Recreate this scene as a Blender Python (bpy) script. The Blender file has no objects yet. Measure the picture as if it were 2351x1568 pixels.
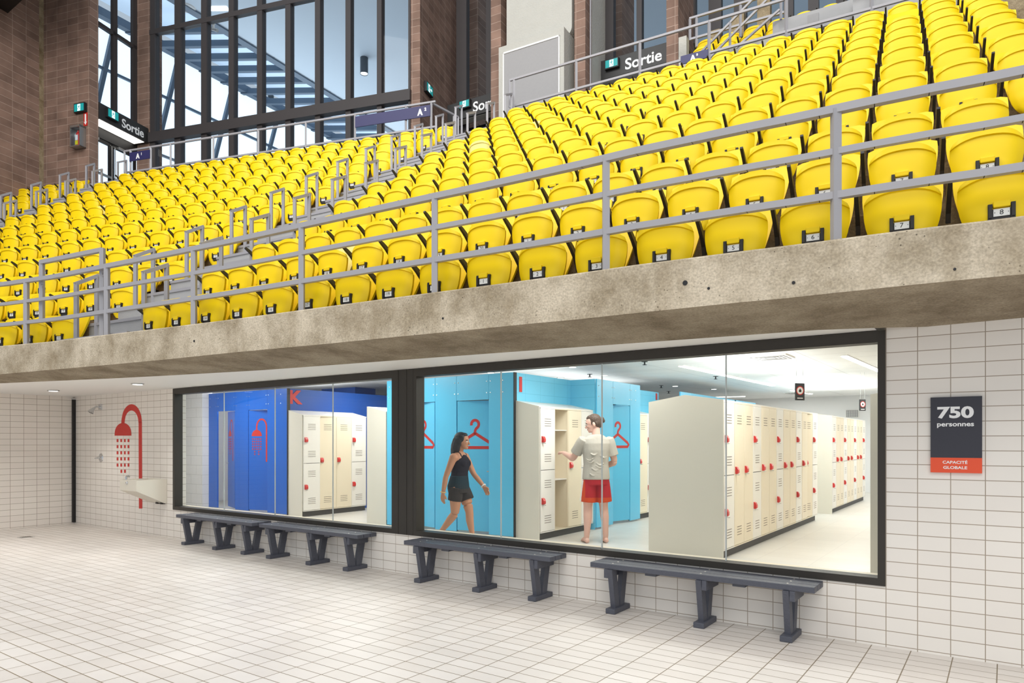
import bpy, bmesh, math, random
import numpy as np
from mathutils import Vector, Matrix
random.seed(7)
S = bpy.context.scene
COL = S.collection
R = math.radians

# ---------------------------------------------------------------- camera
W_PX, H_PX, F_PX, HOR, CX, EYE = 2351.0, 1568.0, 1590.0, 1013.0, 1175.5, 1.5
YAW = R(35.45)
FX, FY = -math.sin(YAW), math.cos(YAW)      # camera forward on the ground
RX, RY = math.cos(YAW), math.sin(YAW)       # camera right on the ground
cam_d = bpy.data.cameras.new('camera')
cam_d.sensor_width = 36.0
cam_d.lens = 36.0 * F_PX / W_PX
cam_d.shift_y = (HOR - H_PX / 2) / W_PX
cam_d.clip_end = 300
cam = bpy.data.objects.new('camera', cam_d)
cam.location = (0, 0, EYE)
cam.rotation_euler = (R(90), 0, YAW)
COL.objects.link(cam)
S.camera = cam

# ---------------------------------------------------------------- colour management
S.view_settings.view_transform = 'Standard'
S.view_settings.look = 'None'
S.view_settings.gamma = 1.0
S.view_settings.use_curve_mapping = False
S.view_settings.exposure = 0.0

# ---------------------------------------------------------------- daylight
wd = bpy.data.worlds.new('sky')
S.world = wd
wd.use_nodes = True
bg = wd.node_tree.nodes['Background']
bg.inputs[0].default_value = (0.80, 0.90, 1.0, 1)
bg.inputs[1].default_value = 0.62

def area(name, loc, target, sx, sy, power, col=(1, 1, 1)):
    d = bpy.data.lights.new(name, 'AREA')
    d.shape = 'RECTANGLE'; d.size = sx; d.size_y = sy
    d.energy = power; d.color = col
    o = bpy.data.objects.new(name, d)
    o.location = loc
    o.rotation_euler = (Vector(target) - Vector(loc)).to_track_quat('-Z', 'Y').to_euler()
    COL.objects.link(o)
    return o

# lamps of the pool hall roof, high over the water
area('hall_overhead_light', (2.0, -6.0, 15.0), (-3.5, 8.0, 4.0), 14, 8, 1380, (1.0, 0.97, 0.92))
area('hall_overhead_light', (-12.0, -1.0, 17.0), (-8.0, 12.0, 6.0), 12, 8, 1500, (1.0, 0.97, 0.92))
area('hall_side_light', (7.0, -8.0, 5.0), (-5.0, 5.0, 1.8), 10, 5, 310, (1.0, 0.98, 0.95))  # unseen front light on the pool side, for balcony face, wall and floor
area('hall_overhead_light', (-3.0, 1.0, 18.0), (-10.0, 17.0, 11.5), 12, 3, 1300, (1.0, 0.98, 0.96))  # added to brighten the brown back walls, not a known roof lamp

# ---------------------------------------------------------------- measuring helpers
def CW(r, f):                      # camera right / forward -> world x, y
    return (r * RX + f * FX, r * RY + f * FY)

def on_z(px, py, z):               # point of the photograph on a horizontal plane
    f = (z - EYE) * F_PX / (HOR - py)
    r = (px - CX) / F_PX * f
    x, y = CW(r, f)
    return Vector((x, y, z))

def on_y(px, py, Y):               # on a plane parallel to the tiled wall
    u = (px - CX) / F_PX
    d = Y / (u * RY + FY)
    return Vector((d * (u * RX + FX), Y, EYE + (HOR - py) / F_PX * d))

def on_x(px, py, X):               # on a plane square to the tiled wall
    u = (px - CX) / F_PX
    d = X / (u * RX + FX)
    return Vector((X, d * (u * RY + FY), EYE + (HOR - py) / F_PX * d))

class Frame:
    """a straight stretch of the grandstand: x along the rows, y away from the pool"""
    def __init__(s, nr, nf):
        s.nr, s.nf = nr, nf
        wx, wy = CW(nf, -nr)
        s.rot = math.atan2(wy, wx)
    def hit(s, px, py, c):
        u = (px - CX) / F_PX
        f = c / (s.nr * u + s.nf); r = u * f
        return Vector((s.nf * r - s.nr * f, c, EYE + (HOR - py) / F_PX * f))
    def x(s, px, c): return s.hit(px, 0, c).x
    def w(s, x, y, z=0.0):
        c_, s_ = math.cos(s.rot), math.sin(s.rot)
        return Vector((c_ * x - s_ * y, s_ * x + c_ * y, z))
    def side(s, px, py, x):            # on a plane x = const of the frame
        u = (px - CX) / F_PX
        c = -(s.nf + u * s.nr) * x / (s.nr - u * s.nf)
        f = -s.nr * x + s.nf * c
        return Vector((x, c, EYE + (HOR - py) / F_PX * f))
    def px(s, x, y, z):
        p = s.w(x, y, z)
        r = p.x * RX + p.y * RY; f = p.x * FX + p.y * FY
        return (CX + F_PX * r / f, HOR - F_PX * (z - EYE) / f, f)

FA = Frame(0.4917, 0.8708)          # straight block on the right
FB = Frame(0.3007, 0.9537)          # block on the left, turned by twelve degrees

# ---------------------------------------------------------------- mesh builder
class MB:
    def __init__(s):
        s.v = []; s.f = []; s.m = []
    def add(s, vs, fs, mi=0):
        o = len(s.v)
        s.v += [tuple(p) for p in vs]
        s.f += [tuple(i + o for i in f) for f in fs]
        s.m += [mi] * len(fs)
        return s
    def box(s, x0, x1, y0, y1, z0, z1, mi=0):
        if x0 > x1: x0, x1 = x1, x0
        if y0 > y1: y0, y1 = y1, y0
        if z0 > z1: z0, z1 = z1, z0
        vs = [(x0, y0, z0), (x1, y0, z0), (x1, y1, z0), (x0, y1, z0), (x0, y0, z1), (x1, y0, z1), (x1, y1, z1), (x0, y1, z1)]
        return s.add(vs, [(0, 3, 2, 1), (4, 5, 6, 7), (0, 1, 5, 4), (1, 2, 6, 5), (2, 3, 7, 6), (3, 0, 4, 7)], mi)
    def bbox(s, x0, x1, y0, y1, z0, z1, b=0.004, mi=0):
        """box with bevelled edges"""
        bm = bmesh.new()
        bmesh.ops.create_cube(bm, size=1.0)
        for v in bm.verts:
            v.co = Vector(((x0 + x1) / 2 + v.co.x * abs(x1 - x0), (y0 + y1) / 2 + v.co.y * abs(y1 - y0), (z0 + z1) / 2 + v.co.z * abs(z1 - z0)))
        bmesh.ops.bevel(bm, geom=list(bm.edges), offset=b, segments=2, affect='EDGES', profile=0.6)
        return s.bm(bm, mi)
    def bm(s, bm, mi=0, M=None):
        bm.verts.index_update()
        vs = [tuple((M @ v.co) if M else v.co) for v in bm.verts]
        fs = [tuple(v.index for v in f.verts) for f in bm.faces]
        bm.free()
        return s.add(vs, fs, mi)
    def quad(s, a, b, c, d, mi=0):
        return s.add([a, b, c, d], [(0, 1, 2, 3)], mi)
    def bar(s, a, b, w, h=None, mi=0, up=(0, 0, 1)):
        """square bar from a to b"""
        h = h or w
        a = Vector(a); b = Vector(b); d = (b - a).normalized()
        up = Vector(up)
        if abs(d.dot(up)) > 0.98: up = Vector((RX, RY, 0))
        sx = d.cross(up).normalized(); uz = sx.cross(d).normalized()
        vs = []
        for p in (a, b):
            for i, j in ((-1, -1), (1, -1), (1, 1), (-1, 1)):
                vs.append(p + sx * (i * w / 2) + uz * (j * h / 2))
        return s.add(vs, [(0, 1, 2, 3), (4, 7, 6, 5), (0, 4, 5, 1), (1, 5, 6, 2), (2, 6, 7, 3), (3, 7, 4, 0)], mi)
    def prism(s, pts, d, mi=0):
        """planar polygon pts pushed along vector d"""
        n = len(pts); d = Vector(d)
        vs = [Vector(p) for p in pts] + [Vector(p) + d for p in pts]
        fs = [tuple(range(n))[::-1], tuple(range(n, 2 * n))]
        fs += [(i, (i + 1) % n, n + (i + 1) % n, n + i) for i in range(n)]
        return s.add(vs, fs, mi)
    def tube(s, pts, rad, seg=10, mi=0, flat=(1, 1), ref=(0, 0, 1)):
        """closed tube through pts; rad number or list"""
        P = [Vector(p) for p in pts]; n = len(P)
        rr = rad if isinstance(rad, (list, tuple)) else [rad] * n
        vs = []; ref = Vector(ref)
        for i in range(n):
            t = (P[min(i + 1, n - 1)] - P[max(i - 1, 0)]).normalized()
            rf = ref if abs(t.dot(ref)) < 0.95 else Vector((1, 0, 0))
            a = t.cross(rf).normalized(); b = a.cross(t).normalized()
            for k in range(seg):
                an = 2 * math.pi * k / seg
                vs.append(P[i] + a * (math.cos(an) * rr[i] * flat[0]) + b * (math.sin(an) * rr[i] * flat[1]))
        fs = []
        for i in range(n - 1):
            for k in range(seg):
                fs.append((i * seg + k, i * seg + (k + 1) % seg, (i + 1) * seg + (k + 1) % seg, (i + 1) * seg + k))
        fs.append(tuple(range(seg))[::-1]); fs.append(tuple(range((n - 1) * seg, n * seg)))
        return s.add(vs, fs, mi)
    def loft(s, rings, mi=0, cap=True):
        n = len(rings[0]); vs = [p for r_ in rings for p in r_]
        fs = []
        for i in range(len(rings) - 1):
            for k in range(n):
                fs.append((i * n + k, i * n + (k + 1) % n, (i + 1) * n + (k + 1) % n, (i + 1) * n + k))
        if cap:
            fs.append(tuple(range(n))[::-1]); fs.append(tuple(range((len(rings) - 1) * n, len(rings) * n)))
        return s.add(vs, fs, mi)
    def lathe(s, prof, M=None, seg=20, mi=0):
        """profile (r, h) turned round local z"""
        rings = []
        for r_, h in prof:
            rings.append([(r_ * math.cos(2 * math.pi * k / seg), r_ * math.sin(2 * math.pi * k / seg), h) for k in range(seg)])
        if M: rings = [[M @ Vector(p) for p in rg] for rg in rings]
        return s.loft(rings, mi)
    def ball(s, c, rx, ry=None, rz=None, seg=16, mi=0, M=None):
        ry = ry or rx; rz = rz or rx
        bm = bmesh.new()
        bmesh.ops.create_uvsphere(bm, u_segments=seg, v_segments=seg // 2 + 2, radius=1.0)
        T = Matrix.Translation(c) @ (M or Matrix.Identity(4)) @ Matrix.Diagonal((rx, ry, rz, 1))
        return s.bm(bm, mi, T)
    def mesh(s, name, mats, smooth=False):
        me = bpy.data.meshes.new(name)
        me.from_pydata(s.v, [], s.f)
        for m in (mats if isinstance(mats, (list, tuple)) else [mats]): me.materials.append(m)
        if max(s.m, default=0) > 0: me.polygons.foreach_set('material_index', s.m)
        if smooth:
            me.polygons.foreach_set('use_smooth', [True] * len(me.polygons))
            if smooth != 'all':
                try: me.set_sharp_from_angle(angle=R(38))
                except Exception: pass
        me.validate(); me.update()
        return me
    def build(s, name, mats, parent=None, smooth=False, loc=None, rotz=0.0):
        o = bpy.data.objects.new(name, s.mesh(name, mats, smooth))
        COL.objects.link(o)
        if parent: o.parent = parent
        if loc is not None: o.location = loc
        if rotz: o.rotation_euler = (0, 0, rotz)
        return o

def tag(o, label, cat, group=None, kind=None):
    o['label'] = label; o['category'] = cat
    if group: o['group'] = group
    if kind: o['kind'] = kind
    return o

def thing(name, label, cat, loc=(0, 0, 0), rotz=0.0, group=None):
    o = bpy.data.objects.new(name, None)
    COL.objects.link(o)
    o.location = loc; o.rotation_euler = (0, 0, rotz); o.empty_display_size = 0.1
    return tag(o, label, cat, group)

def struct(o):
    o['kind'] = 'structure'
    return o

def copy_tree(o, parent=None):
    c = o.copy(); COL.objects.link(c)
    if parent: c.parent = parent
    for ch in o.children: copy_tree(ch, c)
    return c

_tc = {}
def text_geo(body, size, bold=0.0, extrude=0.0006):
    key = (body, size, bold, extrude)
    if key not in _tc:
        cu = bpy.data.curves.new('t', 'FONT')
        cu.body = body; cu.size = size; cu.offset = bold; cu.extrude = extrude
        cu.align_x = 'CENTER'; cu.align_y = 'CENTER'; cu.resolution_u = 4
        o = bpy.data.objects.new('t', cu); COL.objects.link(o)
        dg = bpy.context.evaluated_depsgraph_get()
        me = bpy.data.meshes.new_from_object(o.evaluated_get(dg))
        vs = [tuple(v.co) for v in me.vertices]; fs = [tuple(p.vertices) for p in me.polygons]
        bpy.data.objects.remove(o); bpy.data.meshes.remove(me); bpy.data.curves.remove(cu)
        if vs:
            zx = [(min(v[0] for v in vs) + max(v[0] for v in vs)) / 2, (min(v[1] for v in vs) + max(v[1] for v in vs)) / 2]
            vs = [(v[0] - zx[0], v[1] - zx[1], v[2]) for v in vs]
        _tc[key] = (vs, fs)
    return _tc[key]

def put_text(mb, body, size, o, ux, uy, bold=0.0, mi=0, width=None, height=None, extrude=0.0006):
    """lettering centred on o, running along ux, upright along uy"""
    vs, fs = text_geo(body, size, bold, extrude)
    ux = Vector(ux).normalized(); uy = Vector(uy).normalized(); n = ux.cross(uy)
    kx = ky = 1.0
    if width: kx = width / (max(v[0] for v in vs) - min(v[0] for v in vs))
    if height: ky = height / (max(v[1] for v in vs) - min(v[1] for v in vs))
    o = Vector(o)
    mb.add([o + ux * (v[0] * kx) + uy * (v[1] * ky) + n * v[2] for v in vs], fs, mi)

# ---------------------------------------------------------------- materials
def srgb(c):
    out = []
    for x in c[:3]:
        x /= 255.0
        out.append(x / 12.92 if x <= 0.04045 else ((x + 0.055) / 1.055) ** 2.4)
    return (*out, 1.0)

def mat(name, col, rough=0.5, metal=0.0, spec=0.5, var=0.0, vscale=8.0, bump=0.0, bscale=60.0, emit=None, estr=0.0):
    m = bpy.data.materials.new(name); m.use_nodes = True
    nt = m.node_tree; b = nt.nodes['Principled BSDF']
    b.inputs['Base Color'].default_value = srgb(col)
    b.inputs['Roughness'].default_value = rough
    b.inputs['Metallic'].default_value = metal
    b.inputs['Specular IOR Level'].default_value = spec
    if emit:
        b.inputs['Emission Color'].default_value = srgb(emit)
        b.inputs['Emission Strength'].default_value = estr
    tc = nt.nodes.new('ShaderNodeTexCoord')
    if var:
        n = nt.nodes.new('ShaderNodeTexNoise'); n.inputs['Scale'].default_value = vscale; n.inputs['Detail'].default_value = 4
        nt.links.new(tc.outputs['Object'], n.inputs['Vector'])
        mx = nt.nodes.new('ShaderNodeMix'); mx.data_type = 'RGBA'
        c = srgb(col)
        mx.inputs[6].default_value = (c[0] * (1 - var), c[1] * (1 - var), c[2] * (1 - var), 1)
        mx.inputs[7].default_value = (min(1, c[0] * (1 + var)), min(1, c[1] * (1 + var)), min(1, c[2] * (1 + var)), 1)
        nt.links.new(n.outputs['Fac'], mx.inputs[0]); nt.links.new(mx.outputs[2], b.inputs['Base Color'])
    if bump:
        n2 = nt.nodes.new('ShaderNodeTexNoise'); n2.inputs['Scale'].default_value = bscale; n2.inputs['Detail'].default_value = 3
        nt.links.new(tc.outputs['Object'], n2.inputs['Vector'])
        bp = nt.nodes.new('ShaderNodeBump'); bp.inputs['Strength'].default_value = bump; bp.inputs['Distance'].default_value = 0.01
        nt.links.new(n2.outputs['Fac'], bp.inputs['Height']); nt.links.new(bp.outputs['Normal'], b.inputs['Normal'])
    return m

def tile_mat(name, axes, bw, rh, c1, c2, mortar, ms=0.004, off=(0, 0), rough=0.3, stagger=0.0, var=0.03, bump=0.25, spec=0.5, nvar=0.06, nscale=1.2):
    m = bpy.data.materials.new(name); m.use_nodes = True
    nt = m.node_tree; b = nt.nodes['Principled BSDF']
    tc = nt.nodes.new('ShaderNodeTexCoord'); sp = nt.nodes.new('ShaderNodeSeparateXYZ'); cb = nt.nodes.new('ShaderNodeCombineXYZ')
    nt.links.new(tc.outputs['Object'], sp.inputs[0])
    for i, ax in enumerate(axes):
        ad = nt.nodes.new('ShaderNodeMath'); ad.operation = 'ADD'; ad.inputs[1].default_value = off[i]
        nt.links.new(sp.outputs['XYZ'.index(ax)], ad.inputs[0]); nt.links.new(ad.outputs[0], cb.inputs[i])
    br = nt.nodes.new('ShaderNodeTexBrick')
    br.offset = stagger; br.squash = 1.0
    br.inputs['Scale'].default_value = 1.0
    br.inputs['Brick Width'].default_value = bw; br.inputs['Row Height'].default_value = rh
    br.inputs['Mortar Size'].default_value = ms; br.inputs['Mortar Smooth'].default_value = 0.15
    br.inputs['Color1'].default_value = srgb(c1); br.inputs['Color2'].default_value = srgb(c2); br.inputs['Mortar'].default_value = srgb(mortar)
    nt.links.new(cb.outputs[0], br.inputs['Vector'])
    n = nt.nodes.new('ShaderNodeTexNoise'); n.inputs['Scale'].default_value = nscale; n.inputs['Detail'].default_value = 6
    nt.links.new(tc.outputs['Object'], n.inputs['Vector'])
    rg = nt.nodes.new('ShaderNodeMapRange'); rg.inputs[1].default_value = 0.3; rg.inputs[2].default_value = 0.7
    rg.inputs[3].default_value = 1 - nvar; rg.inputs[4].default_value = 1 + nvar * 0.5
    nt.links.new(n.outputs['Fac'], rg.inputs[0])
    mu = nt.nodes.new('ShaderNodeMix'); mu.data_type = 'RGBA'; mu.blend_type = 'MULTIPLY'; mu.inputs[0].default_value = 1
    nt.links.new(br.outputs['Color'], mu.inputs[6]); nt.links.new(rg.outputs[0], mu.inputs[7])
    nt.links.new(mu.outputs[2], b.inputs['Base Color'])
    b.inputs['Roughness'].default_value = rough; b.inputs['Specular IOR Level'].default_value = spec
    bp = nt.nodes.new('ShaderNodeBump'); bp.inputs['Strength'].default_value = bump; bp.inputs['Distance'].default_value = 0.004; bp.invert = True
    nt.links.new(br.outputs['Fac'], bp.inputs['Height']); nt.links.new(bp.outputs['Normal'], b.inputs['Normal'])
    return m

def concrete_mat(name, light, dark, pit=0.6, streak=0.0, rough=0.85, fine=70.0):
    m = bpy.data.materials.new(name); m.use_nodes = True
    nt = m.node_tree; b = nt.nodes['Principled BSDF']; L = nt.links.new
    tc = nt.nodes.new('ShaderNodeTexCoord')
    n1 = nt.nodes.new('ShaderNodeTexNoise'); n1.inputs['Scale'].default_value = 2.2; n1.inputs['Detail'].default_value = 9; n1.inputs['Roughness'].default_value = 0.68
    L(tc.outputs['Object'], n1.inputs['Vector'])
    r1 = nt.nodes.new('ShaderNodeValToRGB'); r1.color_ramp.elements[0].position = 0.36; r1.color_ramp.elements[1].position = 0.62
    r1.color_ramp.elements[0].color = srgb(dark); r1.color_ramp.elements[1].color = srgb(light)
    L(n1.outputs['Fac'], r1.inputs[0])
    n2 = nt.nodes.new('ShaderNodeTexNoise'); n2.inputs['Scale'].default_value = fine; n2.inputs['Detail'].default_value = 4
    L(tc.outputs['Object'], n2.inputs['Vector'])
    g = nt.nodes.new('ShaderNodeMapRange'); g.inputs[1].default_value = 0.25; g.inputs[2].default_value = 0.75; g.inputs[3].default_value = 0.72; g.inputs[4].default_value = 1.2
    L(n2.outputs['Fac'], g.inputs[0])
    mu = nt.nodes.new('ShaderNodeMix'); mu.data_type = 'RGBA'; mu.blend_type = 'MULTIPLY'; mu.inputs[0].default_value = 1
    L(r1.outputs[0], mu.inputs[6]); L(g.outputs[0], mu.inputs[7])
    last = mu.outputs[2]
    if pit:
        vo = nt.nodes.new('ShaderNodeTexVoronoi'); vo.inputs['Scale'].default_value = 26; vo.inputs['Randomness'].default_value = 1
        L(tc.outputs['Object'], vo.inputs['Vector'])
        n3 = nt.nodes.new('ShaderNodeTexNoise'); n3.inputs['Scale'].default_value = 5; L(tc.outputs['Object'], n3.inputs['Vector'])
        th = nt.nodes.new('ShaderNodeMapRange'); th.inputs[1].default_value = 0.40; th.inputs[2].default_value = 0.72; th.inputs[3].default_value = 0.02; th.inputs[4].default_value = 0.16
        L(n3.outputs['Fac'], th.inputs[0])
        lt = nt.nodes.new('ShaderNodeMath'); lt.operation = 'LESS_THAN'; L(vo.outputs['Distance'], lt.inputs[0]); L(th.outputs[0], lt.inputs[1])
        ml = nt.nodes.new('ShaderNodeMath'); ml.operation = 'MULTIPLY'; ml.inputs[1].default_value = pit; L(lt.outputs[0], ml.inputs[0])
        mp = nt.nodes.new('ShaderNodeMix'); mp.data_type = 'RGBA'; mp.inputs[7].default_value = srgb([c * 0.45 for c in dark])
        L(ml.outputs[0], mp.inputs[0]); L(last, mp.inputs[6]); last = mp.outputs[2]
    if streak:
        mpn = nt.nodes.new('ShaderNodeMapping'); mpn.inputs['Scale'].default_value = (3.0, 3.0, 0.25); L(tc.outputs['Object'], mpn.inputs[0])
        ns = nt.nodes.new('ShaderNodeTexNoise'); ns.inputs['Scale'].default_value = 2.0; ns.inputs['Detail'].default_value = 7; L(mpn.outputs[0], ns.inputs['Vector'])
        rs = nt.nodes.new('ShaderNodeMapRange'); rs.inputs[1].default_value = 0.5; rs.inputs[2].default_value = 0.75; rs.inputs[3].default_value = 0; rs.inputs[4].default_value = streak
        L(ns.outputs['Fac'], rs.inputs[0])
        ms = nt.nodes.new('ShaderNodeMix'); ms.data_type = 'RGBA'; ms.inputs[7].default_value = srgb((122, 102, 70))
        L(rs.outputs[0], ms.inputs[0]); L(last, ms.inputs[6]); last = ms.outputs[2]
    L(last, b.inputs['Base Color'])
    b.inputs['Roughness'].default_value = rough; b.inputs['Specular IOR Level'].default_value = 0.25
    bp = nt.nodes.new('ShaderNodeBump'); bp.inputs['Strength'].default_value = 0.35; bp.inputs['Distance'].default_value = 0.01
    L(n2.outputs['Fac'], bp.inputs['Height']); L(bp.outputs['Normal'], b.inputs['Normal'])
    return m

def glass_mat(name, tint=(1, 1, 1), refl=1.0):
    m = bpy.data.materials.new(name); m.use_nodes = True
    nt = m.node_tree; nt.nodes.clear()
    out = nt.nodes.new('ShaderNodeOutputMaterial'); tr = nt.nodes.new('ShaderNodeBsdfTransparent'); gl = nt.nodes.new('ShaderNodeBsdfGlossy')
    tr.inputs[0].default_value = (*tint, 1); gl.inputs['Roughness'].default_value = 0.02
    fr = nt.nodes.new('ShaderNodeFresnel'); fr.inputs[0].default_value = 1.42
    ml = nt.nodes.new('ShaderNodeMath'); ml.operation = 'MULTIPLY'; ml.inputs[1].default_value = refl
    mx = nt.nodes.new('ShaderNodeMixShader')
    ge = nt.nodes.new('ShaderNodeNewGeometry'); sb = nt.nodes.new('ShaderNodeMath'); sb.operation = 'SUBTRACT'; sb.inputs[0].default_value = 1.0
    nt.links.new(ge.outputs['Backfacing'], sb.inputs[1])
    m2 = nt.nodes.new('ShaderNodeMath'); m2.operation = 'MULTIPLY'
    nt.links.new(fr.outputs[0], ml.inputs[0]); nt.links.new(ml.outputs[0], m2.inputs[0]); nt.links.new(sb.outputs[0], m2.inputs[1])
    nt.links.new(m2.outputs[0], mx.inputs[0])
    nt.links.new(tr.outputs[0], mx.inputs[1]); nt.links.new(gl.outputs[0], mx.inputs[2]); nt.links.new(mx.outputs[0], out.inputs[0])
    return m

M = {}
M['yellow'] = mat('yellow_plastic', (246, 210, 6), 0.42, spec=0.3, var=0.04, vscale=3)
M['pale_yellow'] = mat('faded_yellow_plastic', (236, 219, 130), 0.5, spec=0.3, var=0.03)
M['black_plastic'] = mat('black_plastic', (38, 35, 33), 0.55, var=0.15, vscale=30)
M['white_plate'] = mat('white_plate', (232, 232, 228), 0.45)
M['ink'] = mat('black_ink', (24, 24, 26), 0.6)
M['rail'] = mat('grey_painted_steel', (158, 156, 160), 0.42, spec=0.4, var=0.03, vscale=5)
M['paint_grey'] = mat('grey_painted_concrete', (166, 165, 165), 0.7, var=0.07, vscale=6, bump=0.2)
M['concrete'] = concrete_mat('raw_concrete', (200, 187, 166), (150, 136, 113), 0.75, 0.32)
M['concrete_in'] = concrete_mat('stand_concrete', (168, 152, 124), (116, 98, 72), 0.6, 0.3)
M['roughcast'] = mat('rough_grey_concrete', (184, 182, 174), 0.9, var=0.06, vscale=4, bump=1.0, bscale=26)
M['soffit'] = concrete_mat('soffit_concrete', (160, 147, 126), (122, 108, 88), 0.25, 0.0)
M['bench'] = mat('charcoal_recycled_plastic', (80, 82, 92), 0.5, var=0.14, vscale=40, bump=0.35, bscale=90)
M['screw'] = mat('screw_steel', (205, 200, 190), 0.35, 0.9)
M['chrome'] = mat('chrome', (210, 212, 215), 0.12, 1.0)
M['steel'] = mat('brushed_steel', (190, 190, 188), 0.35, 0.9, var=0.05)
M['frame'] = mat('dark_bronze_frame', (54, 50, 45), 0.5, spec=0.4, var=0.06)
M['dark_frame'] = mat('dark_brown_mullion', (58, 53, 53), 0.6, var=0.08)
M['black'] = mat('black_trim', (26, 25, 26), 0.5)
M['sign_black'] = mat('sign_black', (44, 43, 43), 0.5)
M['white'] = mat('white_paint', (238, 236, 232), 0.6)
M['letter_white'] = mat('white_lettering', (240, 240, 240), 0.5)
M['red'] = mat('red_vinyl', (200, 42, 34), 0.45, var=0.03)
M['red_lock'] = mat('red_plastic', (206, 48, 44), 0.35)
M['orange_red'] = mat('orange_red_panel', (232, 84, 48), 0.5)
M['navy_panel'] = mat('dark_slate_panel', (52, 52, 62), 0.5)
M['navy_sign'] = mat('navy_sign', (42, 42, 92), 0.5)
M['blue'] = mat('royal_blue_laminate', (0, 96, 198), 0.3, spec=0.5, var=0.02, vscale=2)
M['blue_wall'] = mat('blue_block_paint', (6, 72, 158), 0.45)
M['cyan'] = mat('cyan_laminate', (94, 196, 236), 0.3, spec=0.5, var=0.02, vscale=2)
M['cyan_wall'] = tile_mat('cyan_block_paint', 'YZ', 0.4, 0.2, (112, 202, 236), (112, 202, 236), (88, 178, 214), 0.003, rough=0.45, bump=0.15)
M['white_block'] = tile_mat('white_block_paint', 'XZ', 0.4, 0.2, (236, 234, 230), (236, 234, 230), (200, 198, 192), 0.004, rough=0.5, stagger=0.5)
M['locker_white'] = mat('white_locker_enamel', (240, 236, 229), 0.35, spec=0.45)
M['locker_beige'] = mat('beige_locker_enamel', (238, 225, 200), 0.35, spec=0.45)
M['locker_panel'] = mat('cream_locker_panel', (226, 220, 206), 0.35, spec=0.45)
M['slit'] = mat('dark_louvre_slit', (104, 92, 78), 0.7)
M['plinth'] = mat('charcoal_plinth', (66, 66, 66), 0.6)
M['in_floor'] = tile_mat('changing_room_floor', 'XY', 0.6, 0.3, (222, 218, 211), (216, 212, 205), (200, 196, 190), 0.003, rough=0.35, bump=0.1)
M['in_ceiling'] = tile_mat('white_ceiling_tiles', 'XY', 1.2, 0.6, (240, 240, 240), (240, 240, 240), (200, 200, 200), 0.006, rough=0.8, bump=0.1)
M['in_wall'] = mat('white_wall_paint', (236, 235, 234), 0.7)
M['sill'] = mat('pale_sill', (236, 222, 200), 0.4, var=0.05, vscale=3)
M['white_tile_in'] = tile_mat('white_shower_tile', 'XZ', 0.3, 0.42, (240, 241, 244), (236, 238, 242), (120, 120, 126), 0.008, rough=0.25)
M['wall_tile'] = tile_mat('white_wall_tile', 'XZ', 0.1994, 0.1012, (238, 232, 224), (234, 227, 219), (164, 150, 134), 0.003, off=(0.5077, -0.018), rough=0.22, nvar=0.02)
M['wall_tile_x'] = tile_mat('white_wall_tile_side', 'YZ', 0.1994, 0.1012, (238, 231, 222), (234, 226, 217), (164, 150, 136), 0.003, off=(0.1, -0.018), rough=0.22, nvar=0.02)
M['floor_tile'] = tile_mat('pale_floor_tile', 'XY', 0.2528, 0.1268, (224, 217, 210), (216, 208, 200), (128, 112, 88), 0.0038, off=(3.076, 0.0), rough=0.42, nvar=0.10, nscale=0.9)
M['grey_tile'] = mat('grey_tile_band', (168, 166, 160), 0.4)
M['brick'] = tile_mat('brown_block', 'XZ', 0.42, 0.215, (146, 119, 105), (125, 101, 89), (170, 148, 134), 0.007, rough=0.9, spec=0.2, bump=0.6, nvar=0.25, nscale=2.0)
M['brick_x'] = tile_mat('brown_block_side', 'YZ', 0.42, 0.215, (146, 119, 105), (125, 101, 89), (170, 148, 134), 0.007, rough=0.9, spec=0.2, bump=0.6, nvar=0.25, nscale=2.0)
M['glass'] = glass_mat('clear_glass', (0.97, 0.99, 0.98), 0.9)
M['hall_glass'] = glass_mat('hall_window_glass', (0.93, 0.97, 1.0), 0.5)
M['joint'] = mat('silicone_joint', (190, 196, 196), 0.2, spec=0.6)
M['lamp'] = mat('lamp_diffuser', (255, 255, 255), 0.5, emit=(255, 252, 246), estr=4.0)
M['lamp_soft'] = mat('lamp_lens', (255, 255, 255), 0.5, emit=(255, 250, 240), estr=2.5)
M['exit_green'] = mat('exit_sign_green', (22, 140, 140), 0.4, emit=(20, 140, 140), estr=0.6)
M['exit_white'] = mat('exit_sign_white', (240, 250, 250), 0.4, emit=(235, 250, 250), estr=0.9)
M['panel_grey'] = mat('grey_metal_panel', (152, 150, 150), 0.6, var=0.05, vscale=20)
M['canopy'] = mat('pale_canopy_panel', (226, 236, 244), 0.7)
M['canopy_beam'] = mat('steel_canopy_beam', (100, 116, 132), 0.5)
M['cylinder'] = mat('dark_pendant_housing', (62, 70, 78), 0.45)
M['yellow_tag'] = mat('yellow_tag', (226, 208, 40), 0.5)
M['skin_m'] = mat('fair_skin', (226, 182, 166), 0.55, spec=0.3, var=0.05, vscale=6)
M['skin_w'] = mat('tan_skin', (196, 142, 112), 0.55, spec=0.3, var=0.04, vscale=6)
M['hair_m'] = mat('dark_brown_hair', (80, 62, 50), 0.55, var=0.25, vscale=40, bump=0.8, bscale=60)
M['hair_w'] = mat('black_hair', (32, 28, 30), 0.5, var=0.25, vscale=40, bump=0.8, bscale=50)
M['shirt'] = mat('heather_grey_cotton', (188, 182, 172), 0.9, spec=0.1, var=0.06, vscale=5, bump=0.4, bscale=14)
M['shorts'] = mat('red_swim_shorts', (182, 42, 50), 0.75, spec=0.2, var=0.06, vscale=4)
M['shorts_hem'] = mat('orange_hem', (206, 76, 40), 0.75, spec=0.2)
M['black_cloth'] = mat('black_stretch_cloth', (36, 32, 40), 0.8, spec=0.2)
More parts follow.
